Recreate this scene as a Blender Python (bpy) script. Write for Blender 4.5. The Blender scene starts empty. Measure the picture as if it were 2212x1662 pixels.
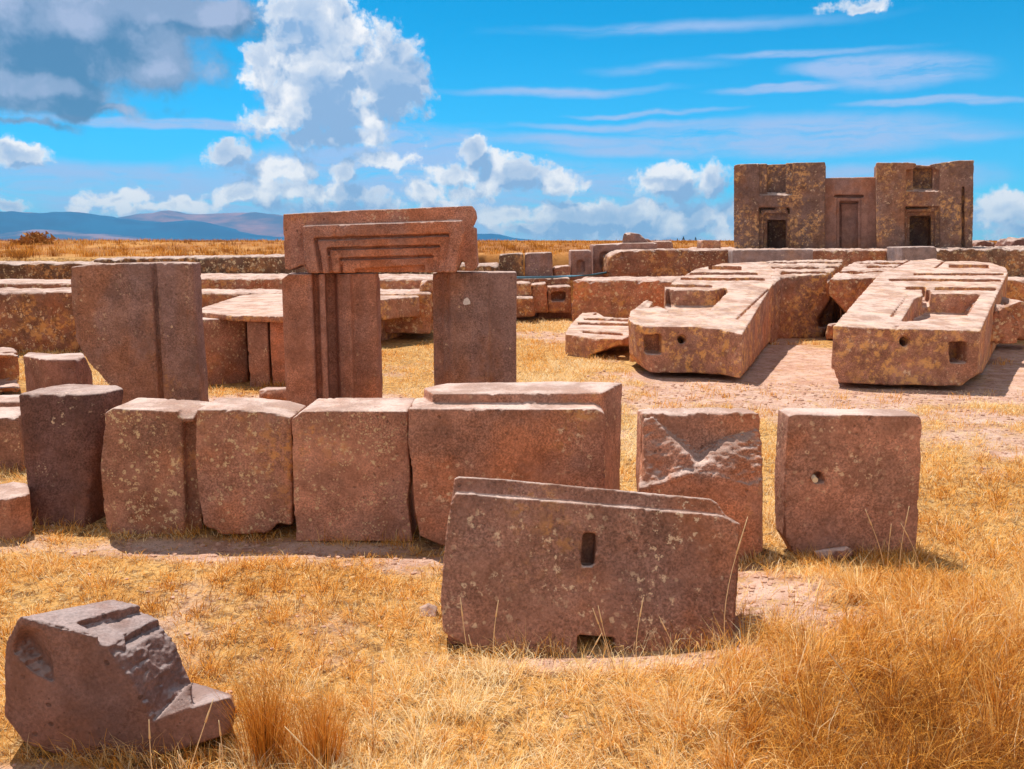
import bpy, bmesh, math, random
import numpy as np
from mathutils import Vector, Matrix

random.seed(7); RNG = np.random.default_rng(7)
SC = bpy.context.scene
C = SC.collection
R = math.radians

# ---------------------------------------------------------------- camera
CAM_H = 1.75
TILT = R(9.22)
FPX = 1916.0                      # focal length in units of a 2212 px wide picture
cam_d = bpy.data.cameras.new('camera'); cam = bpy.data.objects.new('camera', cam_d); C.objects.link(cam)
cam.location = (0, 0, CAM_H); cam.rotation_euler = (R(90) - TILT, 0, 0)
cam_d.sensor_width = 36; cam_d.lens = 36 * FPX / 2212
cam_d.clip_start = 0.05; cam_d.clip_end = 40000
SC.camera = cam

# ---------------------------------------------------------------- exposure
SC.view_settings.view_transform = 'Standard'; SC.view_settings.look = 'None'
SC.view_settings.gamma = 1; SC.view_settings.exposure = 0.22
SC.view_settings.use_curve_mapping = False

SC.cycles.max_bounces = 5; SC.cycles.diffuse_bounces = 3; SC.cycles.glossy_bounces = 2; SC.cycles.transmission_bounces = 2; SC.cycles.volume_bounces = 0
SC.cycles.use_adaptive_sampling = True; SC.cycles.adaptive_threshold = 0.012

# ---------------------------------------------------------------- sun
SUN = Vector((-0.26, 0.42, 1.0)).normalized()
sd = bpy.data.lights.new('sun', 'SUN'); sun = bpy.data.objects.new('sun', sd); C.objects.link(sun)
sd.energy = 5.0; sd.angle = R(0.5); sd.color = (1.0, 0.93, 0.84)
sun.rotation_euler = SUN.to_track_quat('Z', 'Y').to_euler()
SUN_EL = math.asin(SUN.z); SUN_AZ = math.atan2(SUN.x, SUN.y)

# ---------------------------------------------------------------- pixel rays (2212 px wide frame of the photo)
FWD = Vector((0, math.cos(TILT), -math.sin(TILT))); UP = Vector((0, math.sin(TILT), math.cos(TILT)))
EYE = Vector((0, 0, CAM_H))
def ray(u, v): return FWD + Vector((1, 0, 0)) * ((u - 1106) / FPX) + UP * (-(v - 830.8) / FPX)
def at(u, v, Y):
    d = ray(u, v); return EYE + d * (Y / d.y)
def onplane(u, v, z0, s=0.0, Y0=0.0):
    d = ray(u, v); k = (z0 - s * Y0 - CAM_H) / (d.z - s * d.y); return EYE + d * k
def xat(u, Y, v=720): return at(u, v, Y).x

# ---------------------------------------------------------------- world: sky with clouds laid out by azimuth / elevation
w = bpy.data.worlds.new("World"); SC.world = w; w.use_nodes = True
wt = w.node_tree; wt.nodes.clear()
class NB:
    def __init__(s, t, flat=False): s.t = t; s.flat = flat
    def n(s, typ, **kw):
        x = s.t.nodes.new(typ)
        for k, v in kw.items(): setattr(x, k, v)
        return x
    def setin(s, sock, v):
        if isinstance(v, bpy.types.NodeSocket): s.t.links.new(v, sock)
        else: sock.default_value = v
    def m(s, op, a, b=None, c=None, clamp=False):
        x = s.n('ShaderNodeMath', operation=op, use_clamp=clamp); s.setin(x.inputs[0], a)
        if b is not None: s.setin(x.inputs[1], b)
        if c is not None: s.setin(x.inputs[2], c)
        return x.outputs[0]
    def mr(s, v, a, b, c=0.0, d=1.0, interp='SMOOTHSTEP'):
        x = s.n('ShaderNodeMapRange', interpolation_type=interp); s.setin(x.inputs[0], v)
        for i, q in enumerate((a, b, c, d)): s.setin(x.inputs[i + 1], q)
        return x.outputs[0]
    def mix(s, f, a, b, blend='MIX'):
        x = s.n('ShaderNodeMix', data_type='RGBA', blend_type=blend); s.setin(x.inputs[0], f)
        s.setin(x.inputs[6], a); s.setin(x.inputs[7], b); return x.outputs[2]
    def noise(s, vec, scale, detail=4, rough=0.5, dist=0.0, out=0):
        x = s.n('ShaderNodeTexNoise', noise_dimensions='2D' if s.flat else '3D'); s.setin(x.inputs['Vector'], vec); x.inputs['Scale'].default_value = scale
        x.inputs['Detail'].default_value = detail; x.inputs['Roughness'].default_value = rough; x.inputs['Distortion'].default_value = dist
        return x.outputs[out]
    def vor(s, vec, scale, feature='F1', out='Distance'):
        x = s.n('ShaderNodeTexVoronoi', feature=feature, voronoi_dimensions='2D' if s.flat else '3D'); s.setin(x.inputs['Vector'], vec); x.inputs['Scale'].default_value = scale
        return x.outputs[out]
    def vm(s, op, a, b):
        x = s.n('ShaderNodeVectorMath', operation=op); s.setin(x.inputs[0], a); s.setin(x.inputs[1], b); return x.outputs[0]
    def xyz(s, x_, y_, z_):
        x = s.n('ShaderNodeCombineXYZ'); s.setin(x.inputs[0], x_); s.setin(x.inputs[1], y_); s.setin(x.inputs[2], z_); return x.outputs[0]
def c4(*c): return (c[0], c[1], c[2], 1.0)

def azel(u, v):
    d = ray(u, v); return math.degrees(math.atan2(d.x, d.y)), math.degrees(math.atan2(d.z, math.hypot(d.x, d.y)))
# cumulus: centre u,v, half width, half height (photo px), gain
CUM = [(700,190,170,150,1.0),(690,60,130,110,.95),(840,170,95,120,1.0),(640,255,150,45,.75),(765,255,110,45,.8),(560,150,60,65,.9),(720,300,180,28,.65),
       (495,335,45,34,.8),(590,365,95,38,.8),(740,370,50,30,.6),(845,350,62,24,.6),(740,420,140,32,.6),(920,415,75,30,.55),
       (1035,335,42,62,.95),(1090,375,105,48,.9),(1210,395,58,42,.9),(1020,420,80,28,.6),(960,385,50,26,.5),
       (1440,398,75,46,.95),(1540,392,52,44,.95),(1300,470,210,40,.85),(1480,475,120,40,.75),(1180,500,140,26,.6),
       (60,335,62,32,.8),(30,325,26,26,.7),(240,425,85,24,.75),(40,445,50,22,.75),(400,450,70,18,.6),(530,430,90,30,.5),(580,450,70,22,.5),
       (760,455,230,30,.6),(950,450,90,26,.6),(1080,470,90,30,.7),(1400,500,260,26,.7),(600,415,120,30,.55),(350,455,150,16,.5),(2160,455,75,48,.75),(2180,500,60,26,.5),(1860,8,85,20,.6),(160,440,30,14,.5),(1600,440,60,30,.5)]
DARK = [(150,70,390,160,1.0),(380,40,240,70,.95),(60,190,260,70,.95),(330,140,150,70,.75),(470,30,150,45,.75),(200,235,200,22,.5),(60,265,120,14,.4)]
CIR = [(1880,150,210,30,.55),(1700,200,210,14,.45),(1480,318,420,22,.42),(1950,300,300,16,.36),(2010,225,230,12,.42),(1250,300,250,20,.36),
       (350,265,380,15,.45),(180,400,430,60,.5),(700,395,380,90,.55),(900,300,240,40,.38),(1400,245,230,8,.3),(1230,400,300,70,.35),(1940,180,90,30,.3),
       (1250,490,560,90,.7),(1700,300,480,55,.5),(1900,390,300,50,.5),(1200,200,300,14,.3),(1950,160,200,50,.45),(1500,60,500,22,.22),(1750,120,300,12,.3),(1350,270,350,12,.32),(500,450,560,60,.6),(850,330,300,60,.5),(2160,480,120,60,.35),(1400,150,200,16,.16)]
grp = bpy.data.node_groups.new('cloud_field', 'ShaderNodeTree'); g = NB(grp, True)
grp.interface.new_socket('Vector', in_out='INPUT', socket_type='NodeSocketVector')
for nm in ('cumulus', 'dark', 'height', 'soft'): grp.interface.new_socket(nm, in_out='OUTPUT', socket_type='NodeSocketFloat')
gi = g.n('NodeGroupInput'); go = g.n('NodeGroupOutput')
gv = gi.outputs[0]
w1 = g.vm('SUBTRACT', g.noise(gv, .55, 4, .6, out=1), (.5, .5, .5))
w2 = g.vm('SUBTRACT', g.noise(gv, .16, 2, .5, out=1), (.5, .5, .5))
warp = g.vm('ADD', gv, g.vm('ADD', g.vm('MULTIPLY', w1, (1.3, 1.1, 0)), g.vm('MULTIPLY', w2, (2.0, 1.4, 0))))
def field(nb, vec, lst, flat):
    acc = None; hacc = None
    for (u, v, ru, rv, gn) in lst:
        a, e = azel(u, v); ra = abs(azel(u + ru, v)[0] - azel(u - ru, v)[0]) / 2; re = abs(azel(u, v - rv)[1] - azel(u, v + rv)[1]) / 2
        q = nb.vm('MULTIPLY', nb.vm('SUBTRACT', vec, (a, e, 0)), (1 / ra, 1 / re, 0))
        l = nb.n('ShaderNodeVectorMath', operation='LENGTH'); nb.setin(l.inputs[0], q)
        f = nb.m('MULTIPLY_ADD', l.outputs['Value'], -gn, gn)
        acc = f if acc is None else nb.m('SMOOTH_MAX', acc, f, 0.12)
    return acc
cu = field(g, warp, CUM, True)
bill = g.m('SUBTRACT', .42, g.vor(warp, .62, 'SMOOTH_F1'))
bill2 = g.m('SUBTRACT', .40, g.vor(warp, 1.5, 'SMOOTH_F1'))
bill3 = g.m('SUBTRACT', .40, g.vor(warp, 3.6, 'F1'))
soft = g.m('ADD', cu, g.m('ADD', g.m('MULTIPLY', bill, .55), g.m('MULTIPLY', bill2, .30)))
cu2 = g.m('ADD', soft, g.m('ADD', g.m('MULTIPLY', bill3, .10), g.m('MULTIPLY', g.m('SUBTRACT', g.noise(gv, 2.4, 6, .66), .5), .44)))
g.t.links.new(g.m('ADD', soft, g.m('MULTIPLY', bill3, .07)), go.inputs[3])
dk = field(g, warp, DARK, False)
dk2 = g.m('ADD', dk, g.m('MULTIPLY', g.m('SUBTRACT', g.noise(gv, .3, 6, .6), .5), .7))
g.t.links.new(cu2, go.inputs[0]); g.t.links.new(dk2, go.inputs[1])
g.t.links.new(g.noise(warp, .25, 5, .55), go.inputs[2])

W = NB(wt, True); W3 = NB(wt)
tc = W.n('ShaderNodeTexCoord'); sep = W.n('ShaderNodeSeparateXYZ'); wt.links.new(tc.outputs['Generated'], sep.inputs[0])
az = W.m('MULTIPLY', W.m('ARCTAN2', sep.outputs[0], sep.outputs[1]), 180 / math.pi)
hyp = W.m('SQRT', W.m('ADD', W.m('MULTIPLY', sep.outputs[0], sep.outputs[0]), W.m('MULTIPLY', sep.outputs[1], sep.outputs[1])))
el = W.m('MULTIPLY', W.m('ARCTAN2', sep.outputs[2], hyp), 180 / math.pi)
ae = W.xyz(az, el, 0.0)
sky = W.n('ShaderNodeTexSky', sky_type='NISHITA'); sky.sun_disc = False; sky.sun_elevation = SUN_EL; sky.sun_rotation = SUN_AZ
sky.altitude = 3800; sky.air_density = 1.0; sky.dust_density = 0.3; sky.ozone_density = 1.5
hs = W.n('ShaderNodeHueSaturation'); hs.inputs['Saturation'].default_value = 2.1; hs.inputs['Hue'].default_value = 0.475; hs.inputs['Value'].default_value = 1.14
wt.links.new(sky.outputs[0], hs.inputs['Color'])
skyc = W.mix(1.0, hs.outputs[0], (.10, 1.03, 1.10, 1), 'MULTIPLY')
K = 8.5      # radiance of a fully lit cloud in sky-texture units
def kc(r, g_, b, s=1.0): return (r * K * s, g_ * K * s, b * K * s, 1)
# pale band low over the horizon
hz = W.mr(el, -2.0, 14.0, .75, 0.0)
skyc = W.mix(W.m('MULTIPLY', hz, .8), skyc, kc(.13, .50, .90))
# cirrus
cv = W.vm('MULTIPLY', ae, (1, 1, 0))
cn = W.noise(W.vm('MULTIPLY', W.vm('ADD', ae, W.vm('MULTIPLY', W.noise(ae, .5, 3, .6, out=1), (2, .5, 0))), (.13, 1.0, 1)), 1.0, 7, .68, .3)
cf = field(W, W.vm('ADD', ae, W.vm('MULTIPLY', W.vm('SUBTRACT', W.noise(ae, .12, 4, .55, out=1), (.5, .5, .5)), (5, 1.3, 0))), CIR, False)
cf = W.m('MULTIPLY', W.mr(cf, -.02, .26), W.mr(cn, .16, .60))
skyc = W.mix(W.m('MULTIPLY', cf, .85), skyc, kc(.40, .56, .88))
# unseen bright cloud added overhead and behind the viewer, to fill the shaded faces
aaz = W.m('ABSOLUTE', az)
om = W.m('MAXIMUM', W.mr(aaz, 48, 75), W.mr(el, 34, 52))
on = W3.noise(tc.outputs['Generated'], 2.6, 6, .6, .6)
oc = W.m('MULTIPLY', om, W.mr(on, .36, .58))
skyc = W.mix(W.m('MULTIPLY', oc, .92), skyc, W.mix(W.mr(on, .45, .75), kc(.62, .56, .52), kc(1.0, .92, .84)))
g1 = W.n('ShaderNodeGroup'); g1.node_tree = grp; wt.links.new(ae, g1.inputs[0])
g2 = W.n('ShaderNodeGroup'); g2.node_tree = grp; wt.links.new(W.vm('ADD', ae, (-.55, 1.0, 0)), g2.inputs[0])
dm = W.mr(g1.outputs[1], -.06, .34)
dl = W.mr(W.m('SUBTRACT', g1.outputs[1], g2.outputs[1]), -.10, .30)
dcol = W.mix(W.m('MULTIPLY', W.m('ADD', W.m('MULTIPLY', dl, .6), W.m('MULTIPLY', W.mr(g1.outputs[2], .42, .7), .6)), 1.0, clamp=True), kc(.09, .22, .40), kc(.42, .49, .68))
skyc = W.mix(W.m('MULTIPLY', dm, .90), skyc, dcol)
cm = W.mr(g1.outputs[0], -.04, .36)
lit = W.mr(W.m('SUBTRACT', g1.outputs[3], g2.outputs[3]), -.16, .30, interp='LINEAR')
rim = W.mr(g1.outputs[0], .10, .55, 1.0, 0.0)            # thin edges let the sun through
core = W.mr(g1.outputs[3], .40, 1.0, 1.0, .35)
litf = W.m('MULTIPLY', W.m('ADD', W.m('MULTIPLY', lit, .80), W.m('ADD', W.m('MULTIPLY', rim, .35), W.mr(g1.outputs[2], .42, .64, -.38, .42))), core, clamp=True)
ccol = W.mix(litf, kc(.27, .45, .72), kc(.97, .97, .99))
skyc = W.mix(cm, skyc, ccol)
bg = W.n('ShaderNodeBackground'); bg.inputs['Strength'].default_value = 0.105
wt.links.new(skyc, bg.inputs['Color']); wo = W.n('ShaderNodeOutputWorld'); wt.links.new(bg.outputs[0], wo.inputs[0])
w.cycles.sampling_method = 'MANUAL'; w.cycles.sample_map_resolution = 512

# ---------------------------------------------------------------- value noise in numpy
def vnoise(p, seed=0):
    i = np.floor(p).astype(np.int64); f = p - i; f = f * f * (3 - 2 * f)
    def h(a, b, c):
        n = (a * 374761393 + b * 668265263 + c * 2147483647 + seed * 1274126177) & 0xffffffff
        n = ((n ^ (n >> 13)) * 1274126177) & 0xffffffff
        n = ((n ^ (n >> 16)) * 2246822519) & 0xffffffff
        return ((n ^ (n >> 15)) & 0xffff) / 65535.0
    x, y, z = i[:, 0], i[:, 1], i[:, 2]; r = 0
    for dx in (0, 1):
        wx = f[:, 0] if dx else 1 - f[:, 0]
        for dy in (0, 1):
            wy = f[:, 1] if dy else 1 - f[:, 1]
            for dz in (0, 1):
                wz = f[:, 2] if dz else 1 - f[:, 2]
                r = r + wx * wy * wz * h(x + dx, y + dy, z + dz)
    return r
def fbm(p, octv=4, gain=.5, seed=0):
    s = 0; a = 1; t = 0
    for o in range(octv):
        s = s + a * vnoise(p * (2.03 ** o) + 17.3 * o, seed + o); t += a; a *= gain
    return s / t

# ---------------------------------------------------------------- terrain height
def sstep(a, b, x): t = np.clip((x - a) / (b - a), 0, 1); return t * t * (3 - 2 * t)
def bare_mask(x, y):
    """1 = bare earth or gravel, 0 = dry grass"""
    p = np.stack([x, y, x * 0], 1)
    n = fbm(p * 1.3, 5, .6, 3); nf = fbm(p * 6, 3, .6, 9)
    def blob(cx, cy, rx, ry, k=1.0): return k * np.clip(1.35 - np.sqrt(((x - cx) / rx) ** 2 + ((y - cy) / ry) ** 2), 0, 1)
    m = np.zeros_like(x)
    for b in ((-1.55, 4.93, 1.9, .22), (-.35, 4.70, .75, .30), (.15, 4.42, .35, .25), (1.25, 4.15, .42, .45, .8), (.3, 3.50, .95, .09, .8), (1.35, 3.75, .3, .25, .7), (3.6, 10.3, 2.8, 2.0), (2.2, 10.2, 1.2, 1.2, .8), (4.0, 12.5, 1.3, 5.5, 1.1),
              (5.2, 8.9, 1.8, .9, .8), (3.1, 16.5, 1.4, 3, 1.0), (7.0, 13.5, 1.6, 5.0, 1.1), (-1.55, 2.62, .9, .14), (-2.6, 9.7, 1.6, .5, .9), (1.2, 16.0, 1.6, 1.3, .5), (.9, 8.0, .7, .6, .35)):
        m = np.maximum(m, blob(*b))
    m = m + (n - .5) * 1.5 + (nf - .5) * .5
    return sstep(.14, .72, m) 
def terrain(x, y):
    p = np.stack([x, y, x * 0], 1)
    h = (fbm(p * .9, 4, .5, 5) - .5) * .06
    h = h + .13 * np.exp(-(((x - 1.75) / .9) ** 2 + ((y - 3.5) / .9) ** 2))
    h = h - .05 * np.exp(-(((x + .6) / 2.4) ** 2 + ((y - 5.0) / .25) ** 2))
    h = h * (1 - .8 * np.exp(-(((x - .3) / 1.0) ** 2 + ((y - 3.5) / .3) ** 2))) - .015 * np.exp(-(((x - .3) / .9) ** 2 + ((y - 3.55) / .25) ** 2))
    # sunken court: the plateau around it stands 1.3 m higher
    edge = 20.6 + .4 * np.sin(x * .6) + 3.9 * sstep(-1.6, -.7, x)
    left = sstep(-10.5, -14, x)
    up = np.maximum(sstep(0, 1.2, y - edge), left)
    up = np.maximum(up, sstep(12, 16, x))
    pl = 1.33 + .27 * sstep(20, 60, y)
    pl = pl + (fbm(p * .12, 4, .5, 8) - .5) * .22 * sstep(24, 40, y) * (1 - .6 * sstep(200, 1200, y))
    pl = pl + .14 * np.exp(-(((x + 16) / 26) ** 2 + ((y - 48) / 14) ** 2)) * 1.1
    h = h * (1 - up) + (h * .6 + pl) * up
    return h

# ---------------------------------------------------------------- materials
MATS = {}
def pr(nb, base, rough=.9, bump=None, spec=.2, sheen=0):
    b = nb.n('ShaderNodeBsdfPrincipled'); nb.setin(b.inputs['Base Color'], base); b.inputs['Roughness'].default_value = rough
    b.inputs['Specular IOR Level'].default_value = spec
    if bump is not None: nb.t.links.new(bump, b.inputs['Normal'])
    o = nb.n('ShaderNodeOutputMaterial'); nb.t.links.new(b.outputs[0], o.inputs[0]); return b
def newmat(name):
    m = bpy.data.materials.new(name); m.use_nodes = True; m.node_tree.nodes.clear(); return m, NB(m.node_tree)
def stone(name, c1, c2, white=.3, orange=.2, top=(.66, .52, .465), topf=.80, grain=1.0, pale=(.88, .64, .42), och=(.66, .28, .06), streak=.3, bscale=1.0, c3=None, ls=1.0, band=0.0):
    m, n = newmat(name)
    t = n.n('ShaderNodeTexCoord'); oi = n.n('ShaderNodeObjectInfo')
    off = n.vm('MULTIPLY', n.xyz(oi.outputs['Random'], oi.outputs['Random'], oi.outputs['Random']), (13.1, 7.7, 5.3))
    v = n.vm('ADD', t.outputs['Object'], off)
    big = n.noise(v, 2.2, 6, .62, .4)
    base = n.mix(n.mr(big, .36, .64), c4(*c1), c4(*c2))
    # vertical rain streaks
    st = n.noise(n.vm('MULTIPLY', v, (7, 7, .7)), 1.0, 4, .6)
    base = n.mix(n.m('MULTIPLY', n.mr(st, .52, .75), streak), base, c4(*(c3 or [x * .62 for x in c1])))
    if band > 0:
        bn = n.noise(n.vm('MULTIPLY', v, (3.2, 3.2, .35)), 1.0, 3, .5)
        base = n.mix(n.m('MULTIPLY', n.mr(bn, .44, .56), band), base, c4(c1[0] * .80, c1[1] * .92, c1[2] * 1.12))
    # rusty stain clouds
    rs = n.noise(n.vm('ADD', v, (3.3, 1.1, 9.2)), 1.1, 5, .6)
    base = n.mix(n.m('MULTIPLY', n.mr(rs, .48, .64), .65), base, c4(c1[0] * 1.15, c1[1] * .88, c1[2] * .6))
    gs = n.noise(n.vm('ADD', v, (8.3, 5.1, 2.2)), 1.6, 5, .6)
    base = n.mix(n.m('MULTIPLY', n.mr(gs, .50, .66), .55), base, c4(c1[0] * .70, c1[1] * .82, c1[2] * .98))
    gr = n.m('MULTIPLY_ADD', n.m('SUBTRACT', n.noise(v, 85, 3, .7), .5), n.mr(n.noise(v, 4, 4, .6), .35, .65, .35, 1.25), .5)
    base = n.mix(1.0, base, n.mix(n.mr(gr, .34, .66), c4(*(1 - .30 * grain,) * 3), c4(1 + .32 * grain, 1 + .33 * grain, 1 + .34 * grain)), 'MULTIPLY')
    g2_ = n.noise(v, 38 * max(ls, .5), 4, .7)
    base = n.mix(.55 * min(1, grain), base, n.mix(n.mr(g2_, .36, .66), c4(.78, .75, .73), c4(1.22, 1.22, 1.23)), 'MULTIPLY')
    med = n.noise(n.vm('ADD', v, (4, 8, 2)), 5.5, 5, .65)
    base = n.mix(.8, base, n.mix(n.mr(med, .38, .62), c4(.80, .77, .76), c4(1.16, 1.17, 1.20)), 'MULTIPLY')
    base = n.mix(1.0, base, n.mix(oi.outputs['Random'], c4(.78, .80, .82), c4(1.20, 1.19, 1.18)), 'MULTIPLY')
    # pits
    pv = n.vor(n.vm('ADD', v, n.vm('MULTIPLY', n.noise(v, 12, 3, out=1), (.05, .05, .05))), 15)
    pit = n.m('MULTIPLY', n.mr(pv, .10, .17, 1.0, 0.0), n.mr(n.noise(v, 3.1, 3), .48, .62))
    pv2 = n.vor(v, 44)
    pit2 = n.m('MULTIPLY', n.mr(pv2, .10, .2, 1.0, 0.0), n.mr(n.noise(v, 5.1, 3), .45, .6))
    pits = n.m('MAXIMUM', pit, n.m('MULTIPLY', pit2, .7))
    base = n.mix(n.m('MULTIPLY', pits, .6), base, c4(*[x * .3 for x in c1]))
    # pale crustose lichen: rings and specks gathered in patches
    if white > 0:
        reg = n.mr(n.noise(n.vm('ADD', v, (5, 2, 8)), 2.0, 4, .6), .60 - .2 * white, .72 - .2 * white)
        wv = n.vm('ADD', v, n.vm('MULTIPLY', n.noise(v, 30, 3, out=1), (.03, .03, .03)))
        d1 = n.vor(wv, 21 * ls); d2 = n.vor(wv, 55 * ls)
        ring = n.m('MULTIPLY', n.mr(d1, .22, .36, 1.0, 0.0), n.mr(n.noise(v, 90, 2), .35, .55))
        spk = n.mr(d2, .18, .34, 1.0, 0.0)
        sprd = n.mr(n.noise(v, 7, 3), .53, .6)
        wh = n.m('MULTIPLY', n.m('MAXIMUM', n.m('MULTIPLY', ring, n.mr(n.vor(wv, 21 * ls, out='Color'), .55, .56)), n.m('MULTIPLY', spk, sprd)), reg)
        cr1 = n.m('MULTIPLY', n.mr(n.noise(n.vm('ADD', v, (3, 3, 7)), 24 * ls, 6, .72), .57, .62), n.mr(n.noise(n.vm('ADD', v, (5, 2, 8)), 2.4, 4, .6), .62 - .17 * white, .70 - .17 * white))
        spa = n.m('MULTIPLY', n.mr(n.vor(wv, 11 * ls), .09, .14, 1.0, 0.0), n.mr(n.vor(wv, 11 * ls, out='Color'), .4, .41))
        wh = n.m('MAXIMUM', n.m('MAXIMUM', wh, cr1), n.m('MULTIPLY', spa, min(1, white * .8)))
        base = n.mix(n.m('MULTIPLY', wh, .85), base, c4(*pale))
    if orange > 0:
        ro = n.mr(n.noise(n.vm('ADD', v, (1, 7, 3)), 1.3, 4, .6), .66 - .28 * orange, .80 - .28 * orange)
        fo = n.mr(n.noise(v, 17 * ls, 6, .75), .47, .60)
        lo = n.mix(n.noise(v, 9, 2), c4(*och), c4(min(1, och[0] * 1.2), och[1] * 1.5, och[2] * 3.2))
        base = n.mix(n.m('MULTIPLY', n.m('MULTIPLY', ro, fo), .85), base, lo)
        do = n.m('MULTIPLY', ro, n.mr(n.noise(n.vm('ADD', v, (9, 9, 9)), 13 * ls, 5, .7), .56, .66))
        base = n.mix(n.m('MULTIPLY', do, .6), base, c4(*[x * .35 for x in c1]))
    # upward faces painted paler: sunlit brightness of the tops put into the base colour
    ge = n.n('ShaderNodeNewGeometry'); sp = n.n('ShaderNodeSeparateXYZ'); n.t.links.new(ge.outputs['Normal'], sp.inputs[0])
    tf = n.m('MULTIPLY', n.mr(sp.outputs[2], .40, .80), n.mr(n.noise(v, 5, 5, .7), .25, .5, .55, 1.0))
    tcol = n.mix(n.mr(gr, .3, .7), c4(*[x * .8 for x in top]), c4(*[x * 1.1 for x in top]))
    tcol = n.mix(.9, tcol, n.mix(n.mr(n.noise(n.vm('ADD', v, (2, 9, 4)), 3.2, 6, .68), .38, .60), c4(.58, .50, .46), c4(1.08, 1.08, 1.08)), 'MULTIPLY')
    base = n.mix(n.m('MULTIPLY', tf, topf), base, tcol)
    hgt = n.m('ADD', n.m('MULTIPLY', gr, .25), n.m('MULTIPLY', n.noise(v, 18, 6, .6), .8)); hgt = n.m('SUBTRACT', hgt, n.m('MULTIPLY', pits, .6))
    b = n.n('ShaderNodeBump'); b.inputs['Strength'].default_value = .75; b.inputs['Distance'].default_value = .012 * bscale
    n.t.links.new(hgt, b.inputs['Height'])
    pr(n, base, .92, b.outputs[0], .15)
    MATS[name] = m; return m
# andesite: brown-red carved blocks; sandstone: redder, rougher
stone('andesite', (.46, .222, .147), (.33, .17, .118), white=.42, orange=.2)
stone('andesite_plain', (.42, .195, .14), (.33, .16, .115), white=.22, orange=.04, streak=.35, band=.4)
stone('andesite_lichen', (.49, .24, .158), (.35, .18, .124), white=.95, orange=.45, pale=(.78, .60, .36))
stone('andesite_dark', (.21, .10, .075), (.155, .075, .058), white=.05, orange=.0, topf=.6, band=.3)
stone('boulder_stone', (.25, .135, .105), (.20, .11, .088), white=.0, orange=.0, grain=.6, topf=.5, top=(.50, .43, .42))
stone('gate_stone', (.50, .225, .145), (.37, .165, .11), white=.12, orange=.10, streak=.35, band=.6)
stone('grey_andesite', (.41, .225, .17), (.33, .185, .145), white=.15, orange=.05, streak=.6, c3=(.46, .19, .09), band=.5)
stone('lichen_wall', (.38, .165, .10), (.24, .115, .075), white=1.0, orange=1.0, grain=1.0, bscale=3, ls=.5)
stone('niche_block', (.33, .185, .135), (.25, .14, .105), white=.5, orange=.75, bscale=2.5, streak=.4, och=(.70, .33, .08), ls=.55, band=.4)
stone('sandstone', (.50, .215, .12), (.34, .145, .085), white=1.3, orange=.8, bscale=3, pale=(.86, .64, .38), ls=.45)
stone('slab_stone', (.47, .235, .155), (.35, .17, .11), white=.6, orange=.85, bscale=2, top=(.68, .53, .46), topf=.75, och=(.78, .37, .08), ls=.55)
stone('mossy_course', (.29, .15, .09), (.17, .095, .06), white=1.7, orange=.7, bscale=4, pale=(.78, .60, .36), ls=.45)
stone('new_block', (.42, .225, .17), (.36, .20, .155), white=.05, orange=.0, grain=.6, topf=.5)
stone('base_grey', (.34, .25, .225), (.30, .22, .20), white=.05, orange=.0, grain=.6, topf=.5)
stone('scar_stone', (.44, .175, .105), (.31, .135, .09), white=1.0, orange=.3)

def mat_simple(name, col, rough=.8, var=.25, sc=20):
    m, n = newmat(name); t = n.n('ShaderNodeTexCoord'); ns = n.noise(t.outputs['Object'], sc, 4, .6)
    base = n.mix(ns, c4(*[x * (1 - var) for x in col]), c4(*[x * (1 + var) for x in col])); pr(n, base, rough); MATS[name] = m; return m
mat_simple('cable', (.10, .22, .30), .6); mat_simple('stalk', (.88, .64, .36), .7, .3, 30)
mat_simple('leaf', (.46, .20, .05), .8, .4, 3); mat_simple('bark', (.10, .07, .05)); mat_simple('dark_leaf', (.035, .05, .03), .8, .4, 3)
mat_simple('pebble', (.56, .34, .25), .9, .5, 9); mat_simple('lichen_white', (.80, .70, .66), .9, .3, 60); mat_simple('wood_stump', (.85, .70, .48), .8, .15, 60)

# dry ground
m, n = newmat('ground'); t = n.n('ShaderNodeTexCoord'); v = t.outputs['Object']
at_ = n.n('ShaderNodeAttribute', attribute_name='bare'); bare = at_.outputs['Fac']
n1 = n.noise(v, 1.6, 6, .65); n2 = n.noise(v, 14, 6, .7, .5); n3 = n.noise(n.vm('MULTIPLY', v, (40, 40, 40)), 1, 4, .7, 1.5)
straw = n.mix(n.mr(n1, .35, .65), c4(.48, .22, .05), c4(.66, .38, .13))
straw = n.mix(n.mr(n2, .44, .62), straw, c4(.20, .095, .035))
straw = n.mix(n.mr(n3, .50, .68), straw, c4(.70, .50, .26))
earth = n.mix(n.mr(n1, .35, .65), c4(.52, .29, .205), c4(.62, .41, .32))
earth = n.mix(n.mr(n2, .50, .66), earth, c4(.30, .155, .105))
earth = n.mix(n.m('MULTIPLY', n.mr(n.noise(v, 4.5, 5, .7), .46, .62), .7), earth, c4(.74, .52, .42))
earth = n.mix(n.m('MULTIPLY', n.mr(n.noise(v, 7.5, 6, .75), .54, .62), .7), earth, c4(.52, .30, .10))
pb = n.vor(v, 26); pbc = n.vor(v, 26, out='Color')
earth = n.mix(n.m('MULTIPLY', n.mr(pb, .16, .3, 1.0, 0.0), n.mr(pbc, .5, .6)), earth, c4(.66, .50, .43))
earth = n.mix(n.m('MULTIPLY', n.mr(n.vor(v, 55), .15, .25, 1.0, 0.0), n.mr(n.noise(v, 9, 3), .5, .6)), earth, c4(.20, .11, .08))
base = n.mix(bare, straw, earth)
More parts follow.
